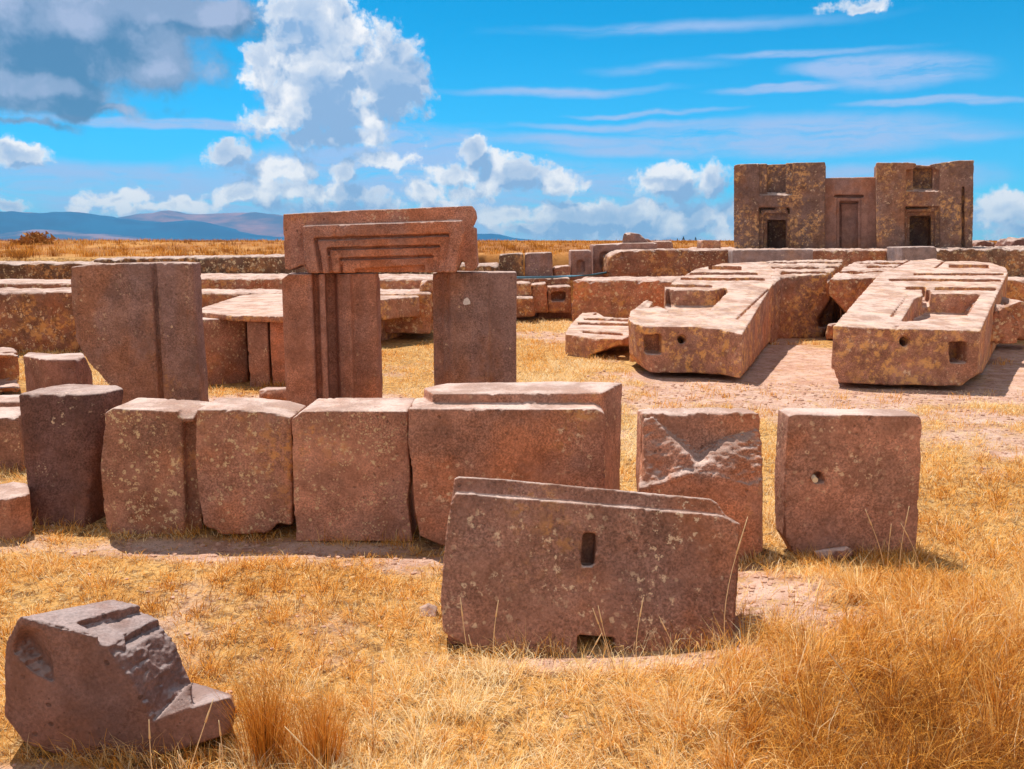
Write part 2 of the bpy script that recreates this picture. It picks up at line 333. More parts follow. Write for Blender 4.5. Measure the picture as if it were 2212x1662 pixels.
# far plain: grassland reads as longer streaks of ochre and brown
sp = n.n('ShaderNodeSeparateXYZ'); n.t.links.new(v, sp.inputs[0])
farn = n.noise(n.vm('MULTIPLY', v, (.25, .06, .2)), 1, 8, .7)
farc = n.mix(n.mr(farn, .4, .62), c4(.34, .13, .035), c4(.52, .25, .075)); farc = n.mix(n.mr(n.noise(n.vm('MULTIPLY', v, (1.6, .4, 1)), 1, 5, .7), .5, .68), farc, c4(.28, .12, .04))
base = n.mix(n.mr(sp.outputs[1], 20, 26), base, farc)
hb = n.m('ADD', n.m('MULTIPLY', n2, .7), n.m('MULTIPLY', n3, .5)); hb = n.m('ADD', hb, n.m('MULTIPLY', n.mr(pb, 0.0, .3, 1.0, 0.0), .4))
b = n.n('ShaderNodeBump'); b.inputs['Strength'].default_value = .9; b.inputs['Distance'].default_value = .03; n.t.links.new(hb, b.inputs['Height'])
pr(n, base, .95, b.outputs[0], .1); MATS['ground'] = m
# grass blades, each with its own dryness
m, n = newmat('dry_grass'); a = n.n('ShaderNodeAttribute', attribute_name='tone'); cr = n.n('ShaderNodeValToRGB')
n.t.links.new(a.outputs['Fac'], cr.inputs[0]); e = cr.color_ramp.elements
e[0].position = 0; e[0].color = c4(.32, .13, .035); e[1].position = 1; e[1].color = c4(.96, .80, .52)
for p_, c_ in ((.25, (.76, .31, .04)), (.5, (.90, .50, .13)), (.75, (.96, .68, .30))):
    x = e.new(p_); x.color = c4(*c_)
df = n.n('ShaderNodeBsdfDiffuse'); tr = n.n('ShaderNodeBsdfTranslucent'); mx = n.n('ShaderNodeMixShader'); mx.inputs[0].default_value = .3
n.t.links.new(cr.outputs[0], df.inputs[0]); n.t.links.new(cr.outputs[0], tr.inputs[0]); n.t.links.new(df.outputs[0], mx.inputs[1]); n.t.links.new(tr.outputs[0], mx.inputs[2])
o = n.n('ShaderNodeOutputMaterial'); n.t.links.new(mx.outputs[0], o.inputs[0]); MATS['dry_grass'] = m
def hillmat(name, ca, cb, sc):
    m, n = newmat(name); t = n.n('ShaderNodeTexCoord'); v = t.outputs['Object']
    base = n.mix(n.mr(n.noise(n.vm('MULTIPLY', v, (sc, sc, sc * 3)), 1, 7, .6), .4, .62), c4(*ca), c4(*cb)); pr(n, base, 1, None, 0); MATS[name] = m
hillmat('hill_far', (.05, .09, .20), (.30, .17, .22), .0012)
hillmat('hill_mid', (.0, .07, .19), (.0, .10, .24), .002)  # distance haze painted in: its blue is put into the base colour
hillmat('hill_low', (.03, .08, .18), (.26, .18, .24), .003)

# ---------------------------------------------------------------- tagging and mesh helpers
def tag(o, label=None, cat=None, group=None, kind=None):
    if label: o['label'] = label
    if cat: o['category'] = cat
    if group: o['group'] = group
    if kind: o['kind'] = kind
    return o
def raw(name, verts, faces, mat, smooth=False, parent=None, loc=None):
    me = bpy.data.meshes.new(name); vs = [Vector(v) for v in verts]
    loc = Vector(loc) if loc is not None else Vector((0, 0, 0))
    me.from_pydata([tuple(v - loc) for v in vs], [], faces); me.materials.append(MATS[mat])
    if smooth: me.polygons.foreach_set('use_smooth', [True] * len(me.polygons))
    o = bpy.data.objects.new(name, me); o.location = loc; C.objects.link(o)
    if parent: o.parent = parent
    return o
def bm_prism(pts, ext):
    """closed solid: polygon pts swept by ext (a vector, or a list of end points)"""
    bm = bmesh.new(); a = [bm.verts.new(p) for p in pts]
    e = [Vector(p) + ext for p in pts] if isinstance(ext, Vector) else ext
    b = [bm.verts.new(p) for p in e]; N = len(a)
    bm.faces.new(a); bm.faces.new(b[::-1])
    for i in range(N): bm.faces.new((a[i], b[i], b[(i + 1) % N], a[(i + 1) % N]))
    bmesh.ops.recalc_face_normals(bm, faces=bm.faces); return bm
def bm_hull(pts):
    bm = bmesh.new()
    for p in pts: bm.verts.new(p)
    r = bmesh.ops.convex_hull(bm, input=bm.verts)
    bmesh.ops.delete(bm, geom=[x for x in r['geom_interior'] if isinstance(x, bmesh.types.BMVert)], context='VERTS')
    bmesh.ops.recalc_face_normals(bm, faces=bm.faces); return bm
def bm_box(x0, x1, y0, y1, z0, z1): return bm_hull([(x, y, z) for x in (x0, x1) for y in (y0, y1) for z in (z0, z1)])
def bm_cyl(p, axis, r, L, n=14):
    bm = bmesh.new(); M = Matrix.Translation(p) @ Vector(axis).to_track_quat('Z', 'Y').to_matrix().to_4x4()
    bmesh.ops.create_cone(bm, cap_ends=True, segments=n, radius1=r, radius2=r * .8, depth=L, matrix=M)
    bmesh.ops.recalc_face_normals(bm, faces=bm.faces); return bm
# front(): outline traced on the upright plane y = Y, swept back by depth; slope = how much the back leans
def front(pts, Y, depth, zmin=None, dx=0.0, dz=0.0):
    P = [at(u, v, Y) for u, v in pts]
    if zmin is not None: P = [Vector((p.x, p.y, max(p.z, zmin))) for p in P]
    return bm_prism(P, Vector((dx, depth, dz)))
def cutf(pts, Y, depth, pre=.06):      # recess carved into a front at y = Y
    P = [at(u, v, Y) for u, v in pts]; P = [Vector((p.x, Y - pre, p.z)) for p in P]
    return bm_prism(P, Vector((0, depth + pre, 0)))
def top(pts, z0, s, Y0, down=None, zbot=None):   # outline traced on a (sloping) top plane
    P = [onplane(u, v, z0, s, Y0) for u, v in pts]
    if zbot is not None: return bm_prism(P, [Vector((p.x, p.y, zbot)) for p in P])
    return bm_prism(P, Vector((0, 0, -down)))
def cutt(pts, z0, s, Y0, depth):       # recess carved into such a top plane
    P = [onplane(u, v, z0, s, Y0) for u, v in pts]
    return bm_prism([p + Vector((0, 0, .08)) for p in P], [p - Vector((0, 0, depth)) for p in P])
def plan(pts, Y, ztop, zbot=-.06, v=720, taper=0):  # upright solid from a plan: (u, offset behind Y)
    P = [Vector((xat(u, Y + d, v), Y + d, ztop)) for u, d in pts]
    return bm_prism(P, [Vector((p.x, p.y, zbot)) for p in P])
def pray(u, v, P0, N):
    d = ray(u, v); return EYE + d * ((P0 - EYE).dot(N) / d.dot(N))
def frontp(pts, P0, N, depth, off=0.0):
    Q0 = P0 + N * off; return bm_prism([pray(u, v, Q0, N) for u, v in pts], N * depth)
def cutp(pts, P0, N, depth, pre=.06):
    P = [pray(u, v, P0, N) - N * pre for u, v in pts]; return bm_prism(P, N * (depth + pre))
def tmpobj(bm):
    me = bpy.data.meshes.new('tmp'); bm.to_mesh(me); bm.free(); o = bpy.data.objects.new('tmp', me); C.objects.link(o); return o
STONE_BOXES = []
def build(name, ops, mat, vox, label=None, cat='stone', group=None, erode=.5, rough=.004, rfreq=4.0, fine=.0015, seed=None, parent=None, k=10, chip=3.0, crag=0.0, cdir=None):
    """ops: list of ('+'|'-', bmesh). Union / carve, voxel remesh, then weather the edges and faces."""
    global _sd
    base = tmpobj(ops[0][1]); cuts = []
    for s, b in ops[1:]:
        c = tmpobj(b); cuts.append(c); md = base.modifiers.new('b', 'BOOLEAN'); md.object = c; md.solver = 'EXACT'
        md.operation = 'UNION' if s == '+' else 'DIFFERENCE'
    md = base.modifiers.new('r', 'REMESH'); md.mode = 'VOXEL'; md.voxel_size = vox
    dg = bpy.context.evaluated_depsgraph_get(); me = bpy.data.meshes.new_from_object(base.evaluated_get(dg), depsgraph=dg)
    for o in [base] + cuts:
        d = o.data; bpy.data.objects.remove(o); bpy.data.meshes.remove(d)
    nv = len(me.vertices)
    if nv == 0: print('EMPTY', name, label)
    P = np.empty(nv * 3); me.vertices.foreach_get('co', P); P = P.reshape(-1, 3)
    E = np.empty(len(me.edges) * 2, dtype=np.int64); me.edges.foreach_get('vertices', E); E = E.reshape(-1, 2)
    deg = np.bincount(E.ravel(), minlength=nv)[:, None].astype(float); deg[deg == 0] = 1
    def smooth(Q, k):
        for _ in range(k):
            S = np.stack([np.bincount(E[:, 0], Q[E[:, 1], i], nv) + np.bincount(E[:, 1], Q[E[:, 0], i], nv) for i in range(3)], 1)
            Q = .5 * Q + .5 * S / deg
        return Q
    sdn = seed if seed is not None else sum(ord(ch) * (i + 3) for i, ch in enumerate((label or name))) % 9973
    S = smooth(P, max(2, k // 4))
    if erode > 0:
        S2 = smooth(S, k * 3)
        m1 = np.clip((fbm(P * chip, 4, .6, sdn) - .50) * 5, 0, 1)[:, None]
        m2 = np.clip((fbm(P * chip * 3.2, 4, .65, sdn + 5) - .585) * 30, 0, 1)[:, None]
        P = P + (S - P) * np.clip(.10 + m1 * .9, 0, 1) * min(1, erode * 1.6)
        P = P + (S2 - P) * m2 * min(1, erode * 1.1)
    me.vertices.foreach_set('co', P.ravel()); me.update()
    N = np.array([0.0] * (nv * 3)); me.vertex_normals.foreach_get('vector', N); N = N.reshape(-1, 3)
    d = rough * 2 * (fbm(P * rfreq, 4, .55, sdn + 11) - .5)
    if crag > 0:
        r = 1 - np.abs(2 * fbm(P * rfreq * 1.7, 4, .6, sdn + 23) - 1)
        q = fbm(P * np.array([1, 1, 1.7]) * rfreq * 1.3, 4, .55, sdn + 29) * 11; t_ = np.floor(q); f_ = np.clip((q - t_) * 4, 0, 1); q = (t_ + f_) / 11
        wq = 1.0
        if cdir is not None: cd = np.array(Vector(cdir).normalized()); wq = np.clip((N @ cd - .72) * 6, 0, 1)
        d = d + wq * crag * ((r - .8) * .8 + (q - .5) * 3.2)
    d = d + fine * 2 * (fbm(P * 45, 2, .6, sdn + 31) - .5)
    P = P + N * d[:, None]
    lo = P.min(0); hi = P.max(0); c = np.array([(lo[0] + hi[0]) / 2, (lo[1] + hi[1]) / 2, lo[2]])
    me.vertices.foreach_set('co', (P - c).ravel()); me.update(); me.name = name
    me.polygons.foreach_set('use_smooth', [True] * len(me.polygons))
    me.materials.clear(); me.materials.append(MATS[mat])
    o = bpy.data.objects.new(name, me); o.location = c; C.objects.link(o)
    if parent: o.parent = parent
    else: tag(o, label, cat, group)
    STONE_BOXES.append((lo[0], hi[0], lo[1], hi[1]))
    return o
# ================================================================ ground
def make_ground():
    tx = np.linspace(-1, 1, 701); X = 1.05 * np.sinh(10 * tx)
    Y = np.concatenate([np.arange(-6, 24, .075), 24 * (1.0 + np.geomspace(.004, 500, 90))])
    gx, gy = np.meshgrid(X, Y); x = gx.ravel(); y = gy.ravel(); z = terrain(x, y); nx, ny = len(X), len(Y)
    me = bpy.data.meshes.new('ground'); nv = nx * ny
    me.vertices.add(nv); me.vertices.foreach_set('co', np.stack([x, y, z], 1).ravel())
    j, i = np.meshgrid(np.arange(ny - 1), np.arange(nx - 1), indexing='ij'); a = (j * nx + i).ravel()
    F = np.stack([a, a + 1, a + nx + 1, a + nx], 1)
    me.loops.add(F.size); me.loops.foreach_set('vertex_index', F.ravel()); me.polygons.add(len(F))
    me.polygons.foreach_set('loop_start', np.arange(0, F.size, 4)); me.polygons.foreach_set('loop_total', np.full(len(F), 4))
    me.polygons.foreach_set('use_smooth', [True] * len(F)); me.update()
    at_ = me.attributes.new('bare', 'FLOAT', 'POINT'); b = bare_mask(x, y); b[y > 24] *= .3
    at_.data.foreach_set('value', b.astype(np.float32)); me.materials.append(MATS['ground'])
    o = bpy.data.objects.new('ground', me); C.objects.link(o); tag(o, kind='structure')
make_ground()
# distant hills
def hill(crest, D, depth, mat, seed, name='hills'):
    us = np.array([c[0] for c in crest], float); vs = np.array([c[1] for c in crest], float)
    U = np.linspace(us[0], us[-1], 260); V = np.interp(U, us, vs)
    T = np.linspace(0, 1, 26); vv = []
    for u, v in zip(U, V):
        p = at(u, v, D); H = max(p.z - 1.6, 0)
        for t_ in T:
            y = D - depth * (1 - t_ * 2); prof = 1 - (1 - min(t_ * 2, 1)) ** 1.5 if t_ <= .5 else max(0, 1 - ((t_ - .5) * 2) ** 2)
            vv.append((p.x * (y / D if y < D else 1), y, 1.0 + H * prof))
    A = np.array(vv); nz = fbm(A / (depth * .22), 5, .55, seed) - .5
    hh = A[:, 2] - 1; tt = np.tile(T, len(U)); A[:, 2] += nz * hh * .7 * np.abs(np.sin(np.pi * tt * 2)) ** .7
    n = len(T); F = [(i * n + k, i * n + k + 1, (i + 1) * n + k + 1, (i + 1) * n + k) for i in range(len(U) - 1) for k in range(n - 1)]
    o = raw(name, [tuple(a) for a in A], F, mat, True); tag(o, kind='structure')
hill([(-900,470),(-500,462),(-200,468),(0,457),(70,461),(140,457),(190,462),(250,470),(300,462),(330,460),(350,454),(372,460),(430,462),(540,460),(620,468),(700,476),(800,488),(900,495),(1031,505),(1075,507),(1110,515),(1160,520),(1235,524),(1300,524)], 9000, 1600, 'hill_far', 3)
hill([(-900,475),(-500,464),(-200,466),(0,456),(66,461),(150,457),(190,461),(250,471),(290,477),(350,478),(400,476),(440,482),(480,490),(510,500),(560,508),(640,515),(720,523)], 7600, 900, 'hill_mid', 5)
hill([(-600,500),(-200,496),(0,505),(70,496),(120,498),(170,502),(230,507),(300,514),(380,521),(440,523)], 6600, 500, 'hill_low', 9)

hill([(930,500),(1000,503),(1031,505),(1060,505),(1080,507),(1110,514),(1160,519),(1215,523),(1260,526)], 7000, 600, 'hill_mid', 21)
# ================================================================ front row of seven blocks
row = 'upright blocks of the front row'
P1 = [(40,850),(178,851),(224,848),(268,838),(255,832),(150,829),(95,836)]
def taper(pts, z, dx, dy):   # vertical sides leaning slightly inwards to the base
    A = [onplane(u, v, z) for u, v in pts]; return bm_prism(A, [Vector((p.x + dx, p.y + dy, -.06)) for p in A])
c_ = [onplane(u, v, .80) for u, v in P1]
build('stone_block', [('+', bm_hull([p for p in c_] + [Vector((at(62,1142,5.28).x,5.30,-.06)), Vector((at(180,1142,5.28).x,5.28,-.06)), Vector((at(222,1140,5.45).x,5.5,-.06)), Vector((at(80,1140,5.75).x,5.78,-.06))])),
       ('-', bm_hull([at(172,925,5.2),at(240,925,5.2),at(172,1150,5.2),at(240,1150,5.2),at(186,925,5.34),at(240,925,5.34),at(190,1150,5.34),at(240,1150,5.34)])),
       ('-', front([(110,944),(140,930),(215,925),(215,921),(140,926),(106,942)], 5.05, .27))],
      'andesite_dark', .012, 'dark brown upright block with sloping cracked top, leftmost of the front row', 'stone block', row, erode=.7)
build('stone_block', [('+', front([(242,882),(330,886),(385,890),(418,894),(420,1000),(424,1100),(428,1160),(234,1160),(224,1100),(216,1010),(224,930),(226,892)], 5.2, .38, dz=.0)),
       ('-', cutf([(392,912),(440,912),(440,1180),(402,1180)], 5.2, .075)), ('-', bm_hull([at(376,905,5.14), at(440,905,5.14), at(372,880,5.14), at(440,880,5.14), at(385,919,5.14), at(440,919,5.14), at(400,868,5.36), at(440,868,5.36), at(398,858,5.36), at(440,858,5.36)]))],
      'andesite_lichen', .0095, 'lichen speckled block with scooped right corner, second from left in the front row', 'stone block', row, erode=.6)
build('stone_block', [('+', front([(424,884),(520,885),(590,892),(628,903),(632,1000),(630,1136),(600,1132),(576,1156),(478,1156),(440,1136),(430,1085),(421,1000)], 5.15, .40)),
      ],
      'andesite_lichen', .0095, 'block with chipped shoulder and pale lichen low down, third from left in front row', 'stone block', row, erode=.9)
build('stone_block', [('+', front([(630,905),(652,889),(720,887),(880,889),(882,960),(886,1040),(880,1080),(892,1172),(640,1170),(634,1100)], 5.1, .45))],
      'andesite_lichen', .0095, 'square block with flat pale top, fourth from the left in the front row', 'stone block', row, erode=.6)
build('stone_block', [('+', front([(882,882),(1288,884),(1306,894),(1309,1050),(1311,1180),(955,1180),(904,1158),(896,1100),(890,1020),(881,960)], 5.0, .35)),
       ('+', top([(935,850),(1299,849),(1345,826),(1200,824),(965,827),(915,838)], .862, 0, 0, zbot=-.05)), ],
      'andesite', .009, 'long stepped block with raised back ledge, the widest of the front row', 'stone block', row, erode=.75, rough=.006)
# broken block: flat back slab with a shattered upper face and a smooth lower half
Yb = 4.86; Yf = 4.68
w1 = bm_hull([at(1378,1062,Yf),at(1500,1024,Yf),at(1378,1225,Yf),at(1500,1225,Yf),at(1382,980,Yb),at(1450,985,Yb),at(1530,1005,Yb),at(1378,1190,Yb+.05),at(1530,1180,Yb+.05)])
w2 = bm_hull([at(1498,1024,Yf),at(1560,1034,Yf),at(1646,1052,Yf+.01),at(1648,1190,Yf+.01),at(1605,1225,Yf+.01),at(1498,1225,Yf),at(1500,985,Yb),at(1560,950,Yb),at(1645,930,Yb),at(1645,1180,Yb+.05),at(1500,1180,Yb+.05)])
w3 = bm_hull([at(1388,905,Yb-.02),at(1410,902,Yb-.02),at(1388,1060,Yf+.01),at(1385,980,Yb-.03),at(1520,1028,Yf+.02),at(1540,1010,Yb),at(1420,920,Yb+.03),at(1388,1060,Yb+.05)])
build('stone_block', [('+', front([(1385,896),(1500,893),(1638,894),(1643,900),(1648,1130),(1642,1190),(1610,1225),(1392,1225),(1380,1040)], Yb, .16)), ('+', w1), ('+', w2), ('+', w3)],
      'andesite', .009, 'broken block with a shattered pale scar across its face, second from right in front row', 'stone block', row, erode=.8, rough=.007, crag=.026, rfreq=5, chip=5, cdir=(0, -.62, .8))
build('stone_block', [('+', front([(1704,899),(1722,895),(1985,898),(1992,908),(1990,1000),(1985,1100),(1978,1215),(1725,1215),(1712,1190),(1697,1165),(1694,1045),(1701,950)], 4.75, .2)),
       ('-', bm_cyl(at(1768,1034,4.74), (0, 1, .15), .040, .2)), ('-', bm_hull([at(1748,1026,4.70), at(1786,1018,4.70), at(1755,1040,4.70), at(1792,1054,4.70), at(1770,1034,4.82), at(1775,1036,4.82)])), ('-', front([(1690,1031),(1750,1033),(1750,1036),(1690,1035)], 4.6, .165)), ('-', bm_cyl(at(1875,1097,4.74), (0, 1, 0), .014, .05))],
      'andesite', .009, 'square block with a round hole in its face, at the right end of front row', 'stone block', row, erode=.55)
raw('wooden_plug', *(lambda b: ([v.co.copy() for v in b.verts], [[v.index for v in f.verts] for f in b.faces]))((lambda b: (b.verts.index_update(), b)[1])(bm_cyl(at(1757, 1031, 4.755), (0.1, 1, .1), .0155, .09, 12))), 'wood_stump')
tag(C.objects['wooden_plug'], 'small pale round plug stuck in the hole of the square block', 'plug')
# stone chunk under the last block
build('loose_stone', [('+', bm_hull([at(1755,1190,4.62),at(1830,1180,4.62),at(1842,1200,4.60),at(1770,1215,4.58),at(1800,1182,4.74),at(1760,1195,4.76),at(1845,1190,4.76),at(1800,1230,4.66)]))], 'andesite_plain', .008,
      'small flat stone wedged under the block with the round hole', 'loose stone', erode=.9)

# ================================================================ slotted slab in the foreground
LN = R(19); N2 = Vector((0, math.cos(LN), -math.sin(LN))); P2 = at(1280, 1410, 3.60)
build('slotted_slab', [('+', frontp([(984,1064),(1275,1088),(1560,1113),(1597,1132),(1590,1250),(1579,1424),(1150,1420),(1040,1408),(1000,1392),(956,1366),(951,1290),(962,1150),(974,1085)], P2, N2, .14)),
       ('+', frontp([(981,1034),(990,1029),(1100,1036),(1300,1055),(1535,1077),(1550,1086),(1566,1112),(1600,1132),(1594,1250),(1584,1420),(970,1400),(960,1290),(966,1150)], P2, N2, .14, off=.075)),
       ('-', cutp([(1259,1150),(1289,1152),(1284,1222),(1255,1222)], P2, N2, .12)), ('-', cutp([(1247,1371),(1329,1377),(1329,1450),(1247,1450)], P2, N2, .17)),
       ('-', cutp([(1256,1221),(1284,1221),(1284,1375),(1250,1375)], P2, N2, .005))],
      'andesite', .0072, 'reddish brown foreground slab leaning back, with a narrow slot and one at its foot', 'stone slab', erode=.45, rough=.003, k=8)

# ================================================================ broken carved boulder at lower left
def z8(x, y): return (x * .2687, 1215 + y * .2687)
Yr = 2.80
def Q(x, y, Y): return at(*z8(x, y), Y)
PA, PB, PC = Q(150,440,Yr), Q(830,600,Yr), Q(900,292,Yr+.28)
NT = (PB - PA).cross(PC - PA).normalized(); NT = NT if NT.z > 0 else -NT
def tq(pts, up, down):   # solid standing on the carved top plane of the boulder
    P = [pray(*z8(x, y), PA, NT) for x, y in pts]; return bm_prism([p + NT * up for p in P], [p - NT * down for p in P])
rk_ops = [('+', bm_hull([Q(38,660,Yr+.03), Q(150,440,Yr), Q(410,500,Yr), Q(830,602,Yr), Q(1235,1285,Yr), Q(1250,1540,Yr), Q(1100,1610,Yr), Q(850,1660,Yr), Q(500,1570,Yr), Q(200,1450,Yr), Q(35,1230,Yr+.02),
      Q(1240,640,Yr+.24), Q(1400,790,Yr+.23), Q(1540,962,Yr+.20), Q(560,370,Yr+.17), Q(900,296,Yr+.28), Q(1163,345,Yr+.28), Q(1262,418,Yr+.27), Q(1280,600,Yr+.28), Q(1480,1200,Yr+.22), Q(300,1300,Yr+.25), Q(900,1500,Yr+.3), Q(1300,1400,Yr+.28)])),
   ('-', tq([(612,482),(1163,341),(1500,250),(1500,900),(900,900),(830,630),(780,560)], .15, .026)),
   ('-', tq([(1008,533),(1262,414),(1500,330),(1500,900),(1100,900),(1060,640)], .15, .055)),
   ('-', bm_hull([Q(90,560,Yr-.03), Q(150,470,Yr-.03), Q(300,900,Yr-.03), Q(450,985,Yr-.005), Q(330,980,Yr-.02), Q(40,740,Yr-.02), Q(380,520,Yr-.03), Q(230,600,Yr+.08), Q(430,840,Yr+.035)])),
   ('+', bm_hull([Q(1236,1284,Yr+.0), Q(1532,972,Yr+.06), Q(1546,1165,Yr+.0), Q(1480,1400,Yr+.01), Q(1250,1540,Yr+.01), Q(1240,1290,Yr+.15), Q(1530,980,Yr+.22), Q(1540,1165,Yr+.2), Q(1300,1450,Yr+.2)])),
   ('+', bm_hull([Q(1050,1420,Yr+.01), Q(1240,1300,Yr+.01), Q(1545,1168,Yr+.0), Q(1700,1120,Yr+.0), Q(1850,1082,Yr+.02), Q(1892,1180,Yr+.02), Q(1885,1290,Yr+.02), Q(1800,1390,Yr), Q(1500,1490,Yr), Q(1100,1610,Yr+.01), Q(1545,965,Yr+.22), Q(1700,1010,Yr+.22), Q(1870,1062,Yr+.16), Q(1860,1380,Yr+.25), Q(1400,1400,Yr+.3)]))]
build('carved_boulder', rk_ops, 'boulder_stone', .0055, 'broken dark boulder with stepped carving on top and a fractured slope, lower left foreground', 'boulder', erode=.45, rough=.003, crag=.022, rfreq=5, chip=5, k=6, cdir=(.62, -.45, .62))

# ================================================================ tall slab and doorway
build('tall_slab', [('+', front([(150,577),(205,570),(330,567),(412,568),(416,680),(425,790),(433,890),(264,890),(238,835),(190,782),(164,735),(154,680),(147,610)], 8.4, .28)),
       ('-', cutf([(328,560),(420,560),(440,900),(350,900)], 8.4, .035)), ('-', cutf([(325,560),(333,560),(352,900),(344,900)], 8.4, .075)),
       ('-', bm_hull([at(346,560,8.3),at(366,560,8.3),at(356,577,8.3),at(346,560,8.5),at(366,560,8.5),at(356,572,8.5)])),
       ('-', bm_hull([at(140,560,8.3),at(205,560,8.3),at(170,720,8.3),at(130,720,8.3),at(190,600,8.3),at(140,560,8.43),at(158,600,8.45),at(150,700,8.43),at(163,735,8.41)]))],
      'grey_andesite', .012, 'tall smooth upright slab with a straight groove down its right third, left of the doorway', 'stone slab', erode=.55, rough=.006)
gt = 'stones of the free standing doorway'
zt = at(640, 592, 8.0).z
build('gate_pillar', [('+', plan([(613,.03),(620,0),(678,0),(682,.09),(691,.09),(694,.0),(705,.0),(708,.20),(726,.22),(732,.12),(759,.04),(765,.12),(815,.15),(824,.34),(700,.42),(616,.36)], 8.0, zt)),
       ('-', bm_hull([at(605,585,7.9),at(632,585,7.9),at(605,606,7.9),at(605,585,8.5),at(632,585,8.5),at(605,606,8.5)]))],
      'gate_stone', .011, 'brown pillar with stepped vertical rebates carrying the left end of the lintel', 'stone pillar', gt, erode=.5, rough=.006)
zt2 = at(1020, 588, 8.25).z
build('gate_pillar', [('+', plan([(936,.20),(957,.17),(960,.08),(970,.07),(973,0),(1055,0),(1059,.05),(1116,.06),(1114,.30),(1000,.36),(938,.34)], 8.2, zt2))],
      'grey_andesite', .011, 'smoother and narrower doorway pillar, under the right end of the lintel', 'stone pillar', gt, erode=.5, rough=.005)
pil = [o for o in C.objects if o.name == 'gate_pillar.001'][0]
lb_ = bm_hull([at(1008 + math.cos(k * .7) * (8 + 3 * math.sin(k * 2.3)), 652 + math.sin(k * .7) * (8 + 2 * math.cos(k * 1.7)), y_) for k in range(9) for y_ in (8.19, 8.215)])
lb_.verts.index_update(); lo_ = raw('lichen_patch', [v.co - pil.location for v in lb_.verts], [[v.index for v in f.verts] for f in lb_.faces], 'lichen_white', False, pil)
YL = 8.03
build('gate_lintel', [('+', front([(611,462),(800,453),(1000,445),(1020,445),(1026,455),(1028,470),(1022,484),(1016,490),(1027,492),(1029,540),(1031,575),(1022,585),(1006,584),(1003,566),(998,560),(985,588),(900,589),(760,590),(664,591),(655,572),(640,577),(625,583),(616,580),(613,530),(611,490)], YL, .38)),
       ('+', front([(653,488),(800,483),(998,476),(1004,500),(990,545),(984,588),(900,590),(760,591),(666,591),(656,560)], YL - .11, .20)),
       ('-', cutf([(676,515),(971,505),(968,540),(958,610),(692,610),(684,560)], YL - .11, .04)), ('-', cutf([(702,536),(951,529),(948,560),(944,610),(711,610)], YL - .11, .08)),
       ('-', cutf([(728,558),(935,552),(930,610),(732,610)], YL - .11, .12)), ('-', cutf([(676,514),(971,504),(971,510),(683,520),(697,600),(690,600)], YL - .11, .085)), ('-', cutf([(702,535),(951,528),(951,534),(708,541),(715,600),(709,600)], YL - .11, .125)), ('-', cutf([(728,557),(935,551),(935,557),(734,563),(736,600),(730,600)], YL - .11, .16)),
       ('-', cutf([(762,582),(800,580),(915,573),(915,610),(762,610)], YL - .11, .20))],
      'gate_stone', .009, 'lintel carved with nested rectangular frames, lying across the two doorway pillars', 'stone lintel', gt, erode=.6, rough=.006)

# ================================================================ blocks behind, left
wl = 'blocks behind the tall slab'
build('stone_block', [('+', top([(425,692),(531,686),(537,668),(440,676)], .80, 0, 0, zbot=-.05))], 'andesite_lichen', .02, 'weathered block beside the tall slab, its pale top below the big flat slab', 'stone block', wl)
zz = .875
for (a_, b_, nm, mt) in ((535, 579, 'narrow upright block between the weathered block and the orange brown block', 'andesite'), (584, 660, 'orange brown upright block half hidden by the left doorway pillar', 'gate_stone')):
    x0, x1 = at(a_, 760, 10.66).x, at(b_, 760, 10.66).x
    build('stone_block', [('+', bm_box(x0, x1, 10.66, 12.9, -.05, .80))], mt, .022, nm, 'stone block', wl)
build('flat_slab', [('+', top([(425,668),(520,638),(565,634),(700,634),(700,682),(610,684),(500,681),(430,674)], .862, 0, 0, 0.075))], 'slab_stone', .02, 'big pale flat slab lying on the blocks between the tall slab and the doorway', 'stone slab', erode=.5)
build('loose_stone', [('+', bm_hull([at(560,842,8.9),at(625,838,8.9),at(560,862,8.85),at(625,866,8.85),at(575,836,9.3),at(640,836,9.3),at(560,860,9.3),at(640,862,9.3)]))], 'andesite', .015, 'low flat stone at the foot of the left doorway pillar', 'loose stone', erode=.9)
# left edge blocks
build('stone_block', [('+', top([(-60,1078),(18,1078),(64,1066),(62,1044),(30,1040),(-60,1052)], .24, 0, 0, zbot=-.05))], 'andesite', .009, 'low block at the left edge beside the foot of the dark leftmost block', 'stone block', None)
build('stone_block', [('+', top([(-90,906),(40,902),(60,878),(-90,880)], .42, 0, 0, zbot=-.05))], 'andesite', .015, 'low block with sunlit top at the left edge behind the dark leftmost block', 'stone block', None)
build('stone_block', [('+', top([(-90,868),(60,868),(70,852),(-90,854)], .40, 0, 0, zbot=-.05))], 'andesite', .02, 'thin low block at the left edge, just under the bank with dark hollow', 'stone block', None)
build('stone_block', [('+', top([(50,768),(100,776),(160,776),(196,766),(190,760),(120,764),(95,762),(60,760)], .60, 0, 0, zbot=-.05)), ('-', bm_hull([at(178,755,8.6),at(215,755,8.6),at(215,835,8.6),at(200,800,8.6),at(170,755,10.5),at(215,755,10.5),at(215,835,10.5)]))], 'andesite_plain', .014, 'low reddish block with a notched pale top, in front of the tall slab', 'stone block', None, erode=.8)
# bank with a dark hollow at the far left
build('earth_bank', [('+', bm_hull([at(-260,766,9.6),at(44,766,9.6),at(46,850,9.6),at(-260,850,9.6),at(-260,752,11),at(30,752,11),at(30,800,11),at(-260,800,11)])), ('-', front([(-120,778),(30,774),(34,840),(-120,845)], 9.5, .6))], 'sandstone', .022, 'rough bank with a dark hollow at the left edge, beside the notched reddish block', 'earth bank', None, erode=.8, rough=.02, crag=.01)

